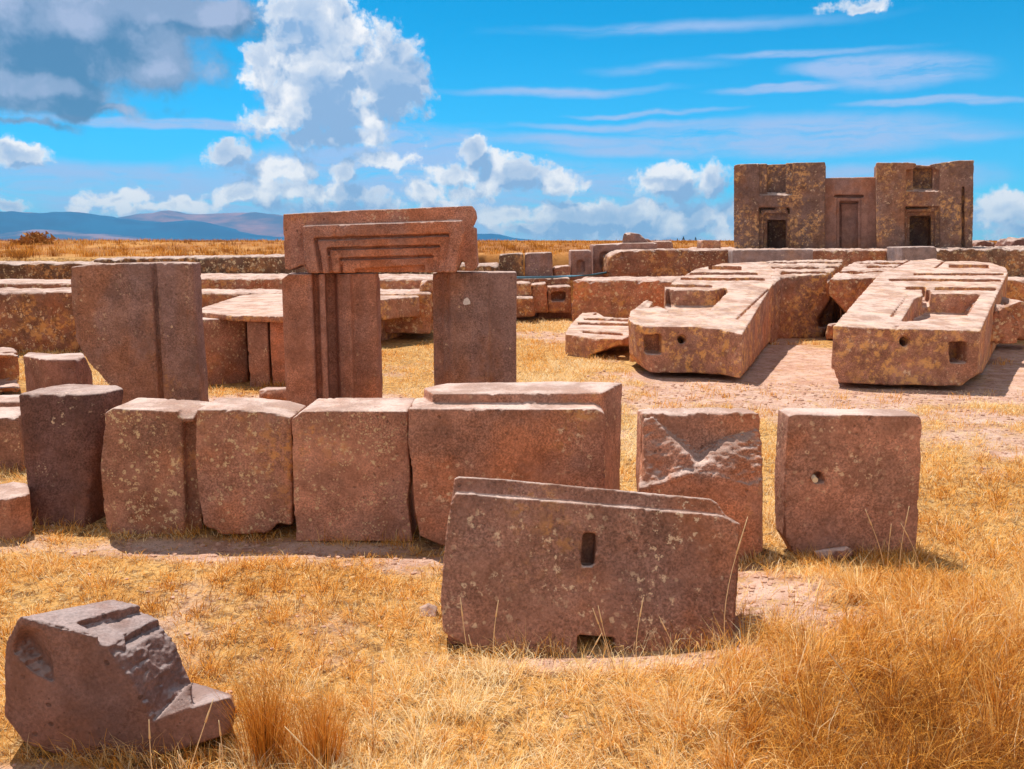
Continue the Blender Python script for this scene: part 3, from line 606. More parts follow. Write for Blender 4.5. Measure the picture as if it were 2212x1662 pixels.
# ================================================================ courses of the sunken court, left
cs = 'courses of the left court wall'
build('court_wall', [('+', front([(-420,634),(158,631),(160,775),(-420,790)], 13.8, 1.3))], 'lichen_wall', .03, 'tall mottled wall at the left edge behind the dark hollow', 'stone wall', cs, rough=.02, crag=.015)
x0 = at(-420, 620, 15.4).x
build('court_wall', [('+', bm_box(x0, at(300,620,15.4).x, 15.3, 17, -.05, at(100,612,15.3).z))], 'sandstone', .035, 'narrow ledge just above the tall mottled wall at the left edge', 'stone wall', cs, rough=.015)
build('court_wall', [('+', front([(300,634),(700,633),(930,634),(930,720),(300,720)], 15.6, 1.3))], 'sandstone', .035, 'lower red ledge behind the big pale flat slab', 'stone wall', cs, rough=.02, crag=.02)
build('court_wall', [('+', front([(300,602),(640,602),(940,603),(940,680),(300,680)], 17.2, 2.5))], 'sandstone', .04, 'upper red ledge under the tall rubble course, right of the tall slab', 'stone wall', cs, rough=.02, crag=.02)
build('court_wall', [('+', front([(-500,571),(0,569),(200,569),(200,640),(-500,640)], 19.0, 1.6))], 'mossy_course', .04, 'dark rubble course topping the court wall at the left edge, left of the tall slab', 'stone wall', cs, rough=.03, crag=.025)
build('court_wall', [('+', front([(202,560),(412,556),(640,553),(1075,575),(1075,640),(202,640)], 19.6, 1.6))], 'mossy_course', .04, 'dark rubble course with pale lichen between the tall slab and the lintel', 'stone wall', cs, rough=.03, crag=.025)

# fallen slabs seen through the doorway
fs = 'fallen slabs seen through the doorway'
build('flat_slab', [('+', top([(740,606),(826,602),(912,606),(918,618),(905,640),(870,642),(826,646),(740,648)], .80, 0, 0, .35))], 'slab_stone', .03, 'pale flat slab seen through the doorway, the farther and higher of two', 'stone slab', fs, erode=.8)
build('flat_slab', [('+', top([(740,652),(860,640),(895,640),(909,650),(893,662),(860,680),(826,691),(740,696)], .38, .06, 15.5, .42))], 'slab_stone', .028, 'tilted slab with a rough dark edge seen through the doorway, nearer of two', 'stone slab', fs, erode=.9, crag=.02)
build('rough_stone', [('+', bm_hull([at(909,618,15.8),at(925,604,15.8),at(945,606,15.8),at(950,690,15.8),at(908,686,15.8),at(912,610,16.6),at(950,606,16.6),at(950,690,16.6),at(912,686,16.6)]))], 'sandstone', .03, 'rough upright stone just left of the right doorway pillar', 'boulder', None, erode=1, crag=.03)

# ================================================================ middle distance
md_ = 'low blocks right of the doorway'
def zb(v, Y): return at(1106, v, Y).z
build('stone_block', [('+', front([(1078,550),(1131,546),(1131,606),(1078,606)], 21.4, .8))], 'mossy_course', .035, 'lichen mottled upright block, left one of a touching pair right of the doorway', 'stone block', md_)
build('stone_block', [('+', front([(1134,547),(1193,545),(1195,606),(1134,606)], 21.4, .8))], 'grey_andesite', .035, 'plain grey upright block, right one of a touching pair right of the doorway', 'stone block', md_)
build('stone_block', [('+', front([(1020,571),(1078,568),(1078,606),(1020,606)], 21.6, .6))], 'andesite', .035, 'low dark block beside the lintel, left of the touching pair', 'stone block', md_)
build('stone_block', [('+', front([(1196,578),(1232,574),(1232,606),(1196,606)], 21.8, .6))], 'sandstone', .035, 'low red block in the gap before the small block with a niche', 'stone block', md_, crag=.02)
build('niche_block', [('+', front([(1233,541),(1279,540),(1279,606),(1233,606)], 22.2, .9)), ('-', cutf([(1246,562),(1263,562),(1263,592),(1246,592)], 22.2, .15))], 'grey_andesite', .035, 'small square block with a little doorway niche, in the middle distance', 'stone block', None)
build('stone_block', [('+', front([(1281,529),(1300,528),(1350,525),(1420,524),(1420,606),(1281,606)], 23.0, 1.0)), ('-', cutf([(1296,545),(1316,545),(1316,578),(1296,578)], 23.0, .12))], 'grey_andesite', .04, 'wide brown block behind the rounded end of the upper platform course', 'stone block', None)
build('rough_stone', [('+', bm_hull([at(1344,520,23.2),at(1347,505,23.2),at(1362,502,23.2),at(1383,506,23.2),at(1408,530,23.2),at(1344,545,23.2),at(1410,545,23.2),at(1350,503,24.2),at(1380,506,24.2),at(1405,530,24.2),at(1350,545,24.2),at(1410,545,24.2)]))], 'grey_andesite', .035, 'rounded boulder perched highest on the skyline left of the niched towers', 'boulder', None, erode=1)
build('stone_block', [('+', front([(1410,522),(1453,520),(1456,545),(1410,545)], 25.0, .8))], 'andesite', .04, 'low block on the skyline just right of the perched boulder', 'stone block', None)
build('stone_block', [('+', front([(1517,519),(1558,519),(1558,545),(1517,545)], 25.0, .8))], 'andesite_lichen', .04, 'low block alone on the skyline nearest to the niched towers', 'stone block', None)
for i_, (u_, v_, lb) in enumerate(((1398,527,'small leaning stone at the right foot of the perched boulder'),)):
    build('rough_stone', [('+', bm_hull([at(1385,545,24),at(1392,515,24),at(1402,516,24),at(1422,545,24),at(1392,518,24.5),at(1402,518,24.5),at(1422,545,24.5),at(1385,545,24.5)]))], 'andesite', .035, lb, 'boulder')
# ledge and rubble right of the doorway
build('court_wall', [('+', front([(1000,603),(1232,601),(1232,625),(1000,625)], 20.6, 1.0))], 'sandstone', .035, 'thin red ledge running from the right doorway pillar to the rounded platform block', 'stone wall', None, crag=.015)
build('stone_block', [('+', front([(1100,613),(1146,612),(1148,640),(1100,641)], 19.6, .9))], 'sandstone', .03, 'small red block with pale top against the right doorway pillar', 'stone block', 'rubble blocks below the thin ledge', crag=.02)
build('stone_block', [('+', front([(1096,643),(1152,643),(1156,684),(1096,686)], 19.2, .9))], 'sandstone', .03, 'red block in front of and below the small red block by the right doorway pillar', 'stone block', 'rubble blocks below the thin ledge', crag=.02)
build('stone_block', [('+', front([(1148,616),(1180,612),(1184,676),(1150,676)], 19.8, .9))], 'sandstone', .03, 'upright red stone beside the dark hollow below the thin ledge', 'stone block', 'rubble blocks below the thin ledge', crag=.02)
build('stone_block', [('+', front([(1184,620),(1234,618),(1234,676),(1184,676)], 19.9, .9)), ('-', cutf([(1190,632),(1222,630),(1222,650),(1190,652)], 19.9, .35))], 'sandstone', .03, 'red block with a dark hollow beside the rounded lower platform block', 'stone block', 'rubble blocks below the thin ledge', crag=.01)
build('stone_block', [('+', top([(1160,656),(1166,652),(1232,650),(1240,658),(1238,661),(1162,662)], .27, 0, 0, zbot=-.05))], 'andesite', .025, 'small low block with bright top on the grass before the rounded platform block', 'stone block', None, erode=.8)
# blue cable
def tube(name, pts, r, mat, seg=6, parent=None, r1=None):
    V = []; F = []; n_ = len(pts)
    for i, p in enumerate(pts):
        d = (pts[min(i + 1, n_ - 1)] - pts[max(i - 1, 0)]).normalized(); a = d.orthogonal().normalized(); b = d.cross(a)
        rr = r + ((r1 if r1 is not None else r) - r) * i / (n_ - 1)
        for k_ in range(seg): an = 2 * math.pi * k_ / seg; V.append(p + a * (math.cos(an) * rr) + b * (math.sin(an) * rr))
    for i in range(n_ - 1):
        for k_ in range(seg): F.append((i * seg + k_, i * seg + (k_ + 1) % seg, (i + 1) * seg + (k_ + 1) % seg, (i + 1) * seg + k_))
    F.append(tuple(range(seg))[::-1]); F.append(tuple(range((n_ - 1) * seg, n_ * seg)))
    return V, F
pp = [at(u, v, Y) for u, v, Y in ((1040,601,20.3),(1110,600,20.3),(1180,599,20.5),(1232,597,21.2),(1280,594,21.8),(1312,589,22.0))]
V_, F_ = tube('cable', pp, .028, 'cable'); o = raw('cable', V_, F_, 'cable', True); tag(o, 'thin blue pipe running along the ledge right of the doorway', 'pipe')

# platform courses
pc = 'courses of the platform under the towers'
build('platform_block', [('+', top([(1236,606),(1262,599),(1480,598),(1800,598),(1800,608),(1480,606)], .93, 0, 0, zbot=-.05)), ('-', bm_hull([at(1220,590,20),at(1245,590,20),at(1220,640,20),at(1234,620,20),at(1220,590,22),at(1245,590,22),at(1220,640,22)]))],
      'sandstone', .035, 'rounded red block of the lower platform course, behind the low bright topped block', 'stone block', pc, erode=1, rough=.04, rfreq=1.5, crag=.03, k=22)
build('platform_block', [('+', front([(1316,556),(1330,545),(1345,541),(1592,540),(1592,606),(1320,606),(1313,585)], 21.6, 3.2))],
      'sandstone', .035, 'long rounded orange block of the upper platform course, left of the niched towers', 'stone block', pc, erode=1, rough=.04, rfreq=1.5, crag=.03, k=22)
build('platform_block', [('+', front([(1594,540),(1952,540),(1952,610),(1594,610)], 21.8, 6.5))],
      'sandstone', .045, 'upper platform block under the niched towers, between the two grey plinths', 'stone block', pc, erode=.8, rough=.03, crag=.03)
build('platform_block', [('+', front([(1955,540),(2150,538),(2700,538),(2700,625),(1955,625)], 21.7, 6.5))],
      'mossy_course', .045, 'upper platform block running off the right edge under the right tower', 'stone block', pc, erode=.9, rough=.04, crag=.04)
build('platform_block', [('+', front([(1800,606),(2140,604),(2700,603),(2700,700),(1800,700)], 20.3, 1.6))],
      'sandstone', .045, 'red lower platform block at the right edge behind the long carved slab', 'stone block', pc, erode=.8, rough=.03, crag=.02)
build('plinth_block', [('+', front([(1583,540),(1757,538),(1757,600),(1583,602)], 21.1, .6))], 'base_grey', .03, 'smooth grey and tan plinth block below the left tower', 'stone block', None, erode=.3)
build('plinth_block', [('+', front([(1949,534),(2024,532),(2024,600),(1949,600)], 20.9, .9))], 'base_grey', .03, 'smooth grey plinth block below the doorway of the right tower', 'stone block', None, erode=.4)

# niched towers
tw = 'niched blocks on the platform'; YT = 22.8
def fr(u0, v0, u1, v1): return [(u0, v0), (u1, v0), (u1, v1), (u0, v1)]
PSI = R(20); NTW = Vector((math.sin(PSI), math.cos(PSI), 0)); PT = at(1850, 535, 23.7)
build('niched_tower', [('+', frontp([(1585,357),(1600,354),(1782,350),(1782,548),(1585,548)], PT, NTW, 1.5)),
       ('-', cutp(fr(1640,340,1712,421), PT, NTW, .10)), ('-', cutp(fr(1656,340,1697,417), PT, NTW, .35)),
       ('-', cutp(fr(1640,449,1704,565), PT, NTW, .14)), ('-', cutp(fr(1655,475,1696,565), PT, NTW, 1.0)), ('-', cutp(fr(1639,448,1705,453), PT, NTW, .30)), ('-', cutp(fr(1639,448,1643,565), PT, NTW, .30)), ('-', cutp(fr(1702,448,1706,565), PT, NTW, .30)), ('-', cutp(fr(1648,461,1700,565), PT, NTW, .28))],
      'niche_block', .024, 'left tower block with a dark doorway and an open niche above', 'stone tower', tw, erode=.5, rough=.012)
build('niched_tower', [('+', frontp([(1776,385),(1800,384),(1895,382),(1900,548),(1776,548)], PT, NTW, .9, off=.4)),
       ('-', cutp(fr(1801,421,1866,427), PT + NTW * .4, NTW, .22)), ('-', cutp(fr(1807,427,1860,565), PT + NTW * .4, NTW, .08)), ('-', cutp(fr(1813,434,1817,565), PT + NTW * .4, NTW, .42)), ('-', cutp(fr(1813,434,1856,439), PT + NTW * .4, NTW, .42)), ('-', cutp(fr(1816,437,1853,565), PT + NTW * .4, NTW, .34))],
      'new_block', .022, 'plain lower middle block with a tall blind doorway, between the two towers', 'stone tower', tw, erode=.35, rough=.008)
build('niched_tower', [('+', frontp([(1893,351),(1960,351),(2005,356),(2040,350),(2070,346),(2104,346),(2101,548),(1893,548)], PT, NTW, 1.6, off=-.05)),
       ('-', cutp(fr(1957,366,2029,413), PT, NTW, .12)), ('-', cutp(fr(1973,362,2016,408), PT, NTW, .5)), ('-', cutp([(1980,340),(2008,340),(2012,385),(1976,385)], PT, NTW, .3)),
       ('-', cutp(fr(1955,447,2029,565), PT, NTW, .14)), ('-', cutp(fr(1967,466,2014,565), PT, NTW, 1.1)), ('-', cutp(fr(1954,446,2030,451), PT, NTW, .32)), ('-', cutp(fr(1954,446,1958,565), PT, NTW, .32)), ('-', cutp(fr(2026,446,2030,565), PT, NTW, .32)), ('-', cutp(fr(1961,457,2021,565), PT, NTW, .28)),
       ('-', cutp(fr(2077,402,2083,565), PT, NTW, .10))],
      'niche_block', .024, 'right tower block with a wider dark doorway over the plinth and a broken niche above', 'stone tower', tw, erode=.5, rough=.012)
# rocks right of the towers
for pts_, Y_, lb in (([(2105,535),(2112,523),(2128,520),(2148,524),(2152,545),(2105,545)], 26, 'low dark rock on the skyline just right of the right tower'), ([(2186,530),(2192,518),(2230,514),(2260,520),(2260,545),(2186,545)], 27, 'dark rock on the skyline at the right edge')):
    build('rough_stone', [('+', front(pts_, Y_, 1.0))], 'andesite_dark', .045, lb, 'boulder', 'rocks on the skyline right of the towers', erode=1, crag=.05)

# ================================================================ lying carved slabs
cg = 'carved slabs lying against the platform'
s1 = dict(z0=.665, s=.100, Y0=11.4)
def T1(pts): return [onplane(u, v, **s1) for u, v in pts]
def groove(u0, v0, u1, v1, wd, sp, dp=.17):
    wd = wd * 1.65
    return cutt([(u0, v0 - wd / 2), (u1, v1 - wd / 2), (u1, v1 + wd / 2), (u0, v0 + wd / 2)], sp['z0'], sp['s'], sp['Y0'], dp)
def sw(pts, sp, zb_): 
    P = [onplane(u, v, **sp) for u, v in pts]; return bm_prism(P, [Vector((p.x + (.10 if p.y < sp['Y0'] + .6 and p.x < P[0].x + .3 else 0), p.y, zb_ - .04)) for p in P])
ops = [('+', sw([(1357,690),(1362,672),(1395,648),(1424,648),(1443,665),(1436,620),(1468,600),(1503,581),(1560,569),(1655,565),(1668,578),(1680,600),(1662,625),(1620,695),(1603,722),(1560,712),(1500,706),(1400,706),(1370,700)], s1, .10)),
       ('+', bm_hull([Vector(p) for x0,x1,y in ((1.95,2.75,11.9),(3.6,4.3,16.6)) for p in ((x0,y,-.08),(x1,y,-.08),(x0,y,.25),(x1,y,.25))])),
       ('-', cutt([(1440,622),(1456,627),(1545,627),(1568,620),(1572,630),(1522,680),(1490,682),(1450,682),(1440,668),(1420,660),(1380,668),(1400,648),(1436,640)], s1['z0'], s1['s'], s1['Y0'], .26)),
       ('+', top([(1362,688),(1398,650),(1412,650),(1385,690)], s1['z0'] - .02, s1['s'], s1['Y0'], .3)),
       ('-', groove(1531,578,1602,579,5,s1)), ('-', groove(1490,591,1637,591,3.2,s1)), ('-', groove(1455,602,1652,603,3.6,s1)), ('-', groove(1438,617,1538,618,4,s1)),
       ('-', cutt([(1660,622),(1663,624),(1594,690),(1589,688)], s1['z0'], s1['s'], s1['Y0'], .05)),
       ('-', front([(1395,725),(1432,722),(1432,768),(1397,768)], 11.25, .35)), ('-', bm_cyl(at(1471,734,11.4), (0, 1, -.3), .065, .5)),
       ('-', front([(1478,750),(1482,749),(1513,806),(1508,808)], 10.6, .80)),
       ('-', bm_hull([at(1340,755,10.8),at(1370,760,10.8),at(1412,800,10.8),at(1340,825,10.8),at(1340,760,12.4),at(1360,765,12.4),at(1390,812,12.4),at(1340,820,12.4)])),
       ('-', bm_hull([at(1340,640,11.2),at(1352,675,11.2),at(1372,700,11.2),at(1340,700,11.2),at(1340,640,11.4),at(1352,670,11.9),at(1356,690,11.9)]))]
build('carved_slab', ops, 'slab_stone', .016, 'long tilted slab with a broken basin, left of the two big carved slabs', 'carved slab', cg, erode=.6, rough=.012, crag=.002)
build('carved_slab', [('+', top([(1669,616),(1690,598),(1787,592),(1822,568),(1821,561),(1648,564),(1664,580)], zbot=-.02, **{'z0': s1['z0'], 's': s1['s'], 'Y0': s1['Y0']})),
       ('-', groove(1648,567.5,1825,567,2.2,s1)), ('-', groove(1664,579,1816,578,2.8,s1)), ('-', groove(1687,590,1795,588,3.2,s1)),
       ('-', bm_hull([at(1740,680,13.5),at(1810,600,13.5),at(1810,700,13.5),at(1740,700,13.5),at(1770,690,17),at(1820,610,17),at(1820,700,17),at(1770,710,17)]))],
      'slab_stone', .022, 'grooved slab with rough mottled end touching the right side of the left carved slab', 'carved slab', cg, erode=.8, rough=.02, crag=.02)
s3 = dict(z0=.74, s=.08, Y0=10.6)
s2 = dict(z0=s1['z0'] + .0, s=s1['s'], Y0=s1['Y0'])
build('carved_slab', [('+', top([(1791,603),(1826,577),(1850,564),(1964,561),(1926,583),(1899,600)], zbot=.02, **s2)),
       ('-', groove(1857,569,1964,568,2.2,s2)), ('-', groove(1872,577,1964,577,2.6,s2)), ('-', groove(1813,588,1940,587,3,s2)),
       ('-', bm_hull([at(1780,630,13.5),at(1800,650,13.5),at(1850,700,13.5),at(1780,700,13.5),at(1785,630,17),at(1800,650,17),at(1850,700,17),at(1780,700,17)]))],
      'sandstone', .022, 'yellow lichened slab piece wedged between the two big carved slabs', 'carved slab', cg, erode=.8, rough=.02, crag=.02)
build('carved_slab', [('+', top([(1800,704),(1901,589),(1927,581),(1966,563),(2020,558),(2040,564),(2100,564),(2141,568),(2172,578),(2178,588),(2160,625),(2148,650),(2118,714),(2000,712),(1900,710)], s3['z0'], s3['s'], s3['Y0'], zbot=.055)),
       ('+', bm_hull([Vector(p) for x0,x1,y in ((4.2,5.2,11.2),(7.2,8.8,16.8)) for p in ((x0,y,-.08),(x1,y,-.08),(x0,y,.25),(x1,y,.25))])),
       ('-', cutt([(2000,634),(2118,635),(2089,682),(1984,692),(1948,693),(1976,645),(1990,640)], s3['z0'], s3['s'], s3['Y0'], .30)),
       ('-', cutt([(1992,625),(2008,624),(2012,640),(1995,650)], s3['z0'], s3['s'], s3['Y0'], .20)),
       ('-', groove(1957,622,2000,622,4,s3)), ('-', groove(2020,623,2152,624,4,s3)), ('-', groove(1921,604,2162,606,3.6,s3)), ('-', groove(1974,592,2168,592,3,s3)), ('-', groove(2050,574.5,2136,575,4.5,s3)),
       ('-', cutt([(1960,636),(1964,637),(1928,685),(1922,684)], s3['z0'], s3['s'], s3['Y0'], .05)), ('-', cutt([(2037,564),(2042,564),(2022,580),(2016,580)], s3['z0'], s3['s'], s3['Y0'], .06)),
       ('-', bm_cyl(at(1937,743,10.6), (0, 1, -.3), .06, .5)), ('-', bm_hull([at(1925,702,10.4),at(1950,702,10.4),at(1938,716,10.4),at(1930,702,10.75),at(1948,702,10.75),at(1938,708,10.75)])),
       ('-', front([(2076,744),(2116,744),(2114,792),(2078,792)], 10.05, .58)),
       ('-', bm_hull([at(1785,790,10.4),at(1803,800,10.4),at(1818,850,10.4),at(1785,850,10.4),at(1785,790,11.4),at(1803,800,11.4),at(1818,850,11.4),at(1785,850,11.4)])),
       ('-', bm_hull([at(2140,785,10.2),at(2085,824,10.2),at(2150,850,10.2),at(2060,850,10.2),at(2160,785,11.6),at(2100,820,11.6),at(2160,850,11.6),at(2080,850,11.6)]))],
      'slab_stone', .016, 'widest tilted slab with an unbroken rectangular basin and orange near end, at the right', 'carved slab', cg, erode=.5, rough=.012, crag=.002)
s0 = dict(z0=.33, s=.03, Y0=13.8)
build('carved_slab', [('+', top([(1221,719),(1230,702),(1242,690),(1256,676),(1290,674),(1306,684),(1372,688),(1372,720),(1345,732),(1290,731),(1222,722)], s0['z0'], s0['s'], s0['Y0'], zbot=-.06)),
       ('-', groove(1262,688.5,1372,692,3,s0)), ('-', groove(1249,698,1372,701.5,3.6,s0)), ('-', groove(1259,716,1345,722,3.6,s0)), ('-', groove(1282,680,1290,675,3,s0)),
       ('-', bm_hull([at(1270,768,13),at(1335,745,13),at(1370,745,13),at(1370,780,13),at(1270,780,13),at(1285,768,14.2),at(1335,750,14.2),at(1372,750,14.2),at(1372,780,14.2),at(1285,780,14.2)]))],
      'slab_stone', .02, 'small grooved slab fragment with a ragged dark underside, left of the big carved slabs', 'carved slab', cg, erode=.6)
for pts_, Y_, lb in (([(2130,700),(2160,662),(2185,660),(2205,700),(2200,742),(2140,745)], 12.6, 'rough red boulder against the right side of the widest carved slab'), ([(2180,660),(2205,650),(2260,660),(2275,720),(2240,740),(2190,730)], 14.2, 'rough red boulder at the right edge below the platform')):
    build('rough_stone', [('+', front(pts_, Y_, .8))], 'sandstone', .03, lb, 'boulder', 'rough boulders at the right edge', erode=1, rough=.05, rfreq=2, crag=.03, k=20)
# far conifers on the skyline
def conifer(u, vb, vt, lb):
    D = 420.0; b = at(u, vb, D); t_ = at(u, vt, D); H = t_.z - 1.6; base = Vector((b.x, D, 1.5))
    e = bpy.data.objects.new('conifer', None); e.location = base; C.objects.link(e); tag(e, lb, 'tree', 'far trees on the skyline')
    V, F = tube('trunk', [Vector((0, 0, 0)), Vector((0, 0, H * .9))], H * .03, 'bark', r1=H * .01); o = raw('trunk', V, F, 'bark', True, e)
    V = []; F = []; rg = random.Random(int(u))
    for _ in range(420):
        z = rg.random() ** .8; rr = (1 - z) * .36 * (0.6 + .6 * rg.random()); a = rg.random() * 6.283; p = Vector((math.cos(a) * rr * H, math.sin(a) * rr * H, H * (.08 + .92 * z)))
        for k_ in range(3): V.append(p + Vector((rg.gauss(0, 1), rg.gauss(0, 1), rg.gauss(0, 1))) * H * .05)
        F.append((len(V) - 3, len(V) - 2, len(V) - 1))
    raw('crown', V, F, 'dark_leaf', False, e)
for u, vt, lb in ((1463,526,'tiny conifer far on the skyline, leftmost of five'), (1476,522,'taller conifer far on the skyline, second from left of five'), (1490,527,'tiny conifer far on the skyline, middle of five'), (1502,523,'conifer far on the skyline, second from right of five'), (1512,527,'tiny conifer far on the skyline, rightmost of five and nearest the lone block')): conifer(u, 531, vt - 11, lb)
# bush on the berm
def bush(u, Y, wd, ht, lb, mat='leaf', name='bush'):
    z0 = float(terrain(np.array([at(u, 520, Y).x]), np.array([Y]))[0]); e = bpy.data.objects.new(name, None); e.location = (at(u, 520, Y).x, Y, z0 - .05); C.objects.link(e); tag(e, lb, 'bush')
    V = []; F = []; rg = random.Random(int(u * 7)); cl = [(rg.gauss(0, .35), rg.gauss(0, .35), rg.random()) for _ in range(26)]
    for _ in range(2600):
        c = rg.choice(cl); p = Vector((c[0] + rg.gauss(0, .16), c[1] + rg.gauss(0, .16), max(0.02, c[2] * (1 - .8 * min(1, math.hypot(c[0], c[1]) * 1.4)) + rg.gauss(0, .12))))
        p = Vector((p.x * wd, p.y * wd * .8, p.z * ht)); s_ = .05 * (.5 + rg.random())
        for k_ in range(3): V.append(p + Vector((rg.gauss(0, 1), rg.gauss(0, 1), rg.gauss(0, 1.4))) * s_)
        F.append((len(V) - 3, len(V) - 2, len(V) - 1))
    raw('foliage', V, F, mat, False, e)
    for k_ in range(5):
        a = rg.random() * 6.28; V2, F2 = tube('stem', [Vector((0, 0, 0)), Vector((math.cos(a) * wd * .2, math.sin(a) * wd * .2, ht * .3)), Vector((math.cos(a) * wd * .35, math.sin(a) * wd * .35, ht * .6))], .02, 'bark', r1=.008); raw('stem', V2, F2, 'bark', True, e)
bush(77, 40, 1.0, .62, 'dry brown bush standing up from the grassy skyline at the left')

# ================================================================ grass
def blades(name, bx, by, bz, phi, L, lean, wd, tone, mat='dry_grass'):
    n_ = len(bx); d = np.stack([np.cos(phi), np.sin(phi), np.zeros(n_)], 1); wphi = phi + math.pi / 2 + RNG.normal(0, .9, n_)
    s_ = np.stack([np.cos(wphi), np.sin(wphi), np.zeros(n_)], 1) * (wd / 2)[:, None]; b = np.stack([bx, by, bz], 1)
    h1 = L * .55 * np.cos(lean * .6); o1 = L * .55 * np.sin(lean * .6); h2 = h1 + L * .45 * np.cos(lean * 1.35); o2 = o1 + L * .45 * np.sin(lean * 1.35)
    sd_ = np.stack([-np.sin(phi), np.cos(phi), np.zeros(n_)], 1) * (RNG.normal(0, .12, n_) * L)[:, None]
    m1 = b + d * o1[:, None]; m1[:, 2] += np.maximum(h1, .003); t_ = b + d * o2[:, None] + sd_; t_[:, 2] += np.maximum(h2, .004)
    P = np.stack([b - s_, b + s_, m1 + s_ * .8, m1 - s_ * .8, t_], 1).reshape(-1, 3)
    i0 = np.arange(n_) * 5; lp = np.stack([i0, i0 + 1, i0 + 2, i0 + 3, i0 + 3, i0 + 2, i0 + 4], 1).ravel()
    st = np.stack([np.arange(n_) * 7, np.arange(n_) * 7 + 4], 1).ravel(); tt = np.tile([4, 3], n_)
    me = bpy.data.meshes.new(name); me.vertices.add(len(P)); me.vertices.foreach_set('co', P.ravel()); me.loops.add(len(lp)); me.loops.foreach_set('vertex_index', lp)
    me.polygons.add(n_ * 2); me.polygons.foreach_set('loop_start', st); me.polygons.foreach_set('loop_total', tt); me.update()
    a = me.attributes.new('tone', 'FLOAT', 'POINT'); a.data.foreach_set('value', np.repeat(np.clip(tone, 0, 1), 5).astype(np.float32)); me.materials.append(MATS[mat])
    o = bpy.data.objects.new(name, me); C.objects.link(o); return o
def inside(x, y, lim=20.2):
    k = np.zeros(len(x), bool)
    for (a, b, c, d) in STONE_BOXES:
        if c < lim: k |= (x > a + .01) & (x < b - .01) & (y > c + .03) & (y < d - .01)
    return k
def lawn(n_):
    Y0, Y1, e = 1.15, 20.3, .30
    Y = (Y0 ** e + RNG.random(n_) * (Y1 ** e - Y0 ** e)) ** (1 / e)
    X = (RNG.random(n_) * 2 - 1) * (Y * .64 + .7)
    # gather part of the blades into small tufts
    tuft = RNG.random(n_) < .55; cell = .09 + .02 * Y
    hx = np.floor(X / cell); hy = np.floor(Y / cell); rnd = lambda s: (np.sin(hx * 127.1 + hy * 311.7 + s) * 43758.5453) % 1
    cx = (hx + rnd(0)) * cell; cy = (hy + rnd(5)) * cell
    sp_ = np.abs(RNG.normal(0, .16, n_)) * cell * 1.6; an = RNG.random(n_) * 6.283
    X = np.where(tuft, cx + np.cos(an) * sp_, X); Y = np.where(tuft, cy + np.sin(an) * sp_, Y)
    P = np.stack([X, Y, X * 0], 1); bare = bare_mask(X, Y); dn = fbm(P * 2.2, 4, .6, 41); dn2 = fbm(P * .8, 3, .5, 57)
    orange = np.clip(np.exp(-(((X - 1.9) / 1.3) ** 2 + ((Y - 3.0) / 1.5) ** 2)) * 1.3 + np.clip((2.3 - Y) / 1.0, 0, 1) * .5, 0, 1)
    acc = RNG.random(n_) < np.clip(1.12 - bare * 1.05, .06, 1) * np.clip(.55 + (dn - .38) * 2.4 + orange * .6, .15, 1)
    acc &= ~inside(X, Y); acc &= (Y > 1.1)
    X, Y, tuft, an, dn, dn2, orange, bare = [q[acc] for q in (X, Y, tuft, an, dn, dn2, orange, bare)]; n2 = len(X)
    Z = terrain(X, Y) - .004
    q_ = .16 + .03 * Y; rnd2 = (np.sin(np.floor(X / q_) * 91.7 + np.floor(Y / q_) * 47.3) * 43758.5453) % 1
    ph = np.where(tuft, an + RNG.normal(0, .7, n2), fbm(np.stack([X, Y, X * 0], 1) * 1.6, 2, .5, 77) * 16 + RNG.normal(0, 1.0, n2))
    L = (.028 + .05 * RNG.random(n2) ** 1.5) * (.75 + dn * .7) * (1 + orange * 1.1) * (1 - .35 * bare) * (1 + .02 * Y) * (1 + .55 * np.clip((4.6 - Y) / 2, 0, 1)) * (.75 + .6 * rnd2)
    lean = np.clip(RNG.normal(1.02, .33, n2) - orange * .12, .05, 1.5)
    wd = (.0016 + .0016 * RNG.random(n2)) * np.maximum(1, (Y / 3.0)) ** .75
    tone = .53 + (dn2 - .5) * 1.1 + (rnd2 - .5) * .3 + RNG.normal(0, .27, n2) + .02 * np.minimum(Y, 9) - orange * .38
    o = blades('grass', X, Y, Z, ph, L, lean, wd, tone); tag(o, kind='stuff'); print('blades', n2)
lawn(620000)
def skirt(n_):   # weeds and longer stems rooted against the foot of the stones
    bx = [q for q in STONE_BOXES if q[2] < 15 and q[3] - q[2] < 4 and q[1] - q[0] > .1]; X = []; Y = []
    wts = np.array([(q[1] - q[0] + .5) / (.5 + q[2]) ** .5 for q in bx]); wts /= wts.sum(); ch = RNG.choice(len(bx), n_, p=wts)
    for k in range(n_):
        q = bx[ch[k]]; side = RNG.random()
        if side < .75: X.append(q[0] + RNG.random() * (q[1] - q[0])); Y.append(q[2] - abs(RNG.normal(0, .035)) + .01)
        else: X.append((q[0] - abs(RNG.normal(0, .03))) if side < .87 else (q[1] + abs(RNG.normal(0, .03)))); Y.append(q[2] + RNG.random() * (q[3] - q[2]))
    X = np.array(X); Y = np.array(Y); cl = fbm(np.stack([X, Y, X * 0], 1) * 5, 3, .6, 91); k = RNG.random(n_) < np.clip((cl - .46) * 7, 0.02, 1); X = X[k]; Y = Y[k]; n2 = len(X)
    o = blades('grass', X, Y, terrain(X, Y) - .006, RNG.random(n2) * 6.283, (.05 + .11 * RNG.random(n2) ** 2), np.clip(RNG.normal(.7, .35, n2), 0, 1.4), (.0018 + .001 * RNG.random(n2)) * np.maximum(1, Y / 3.5) ** .8, .55 + RNG.normal(0, .25, n2)); tag(o, kind='stuff')
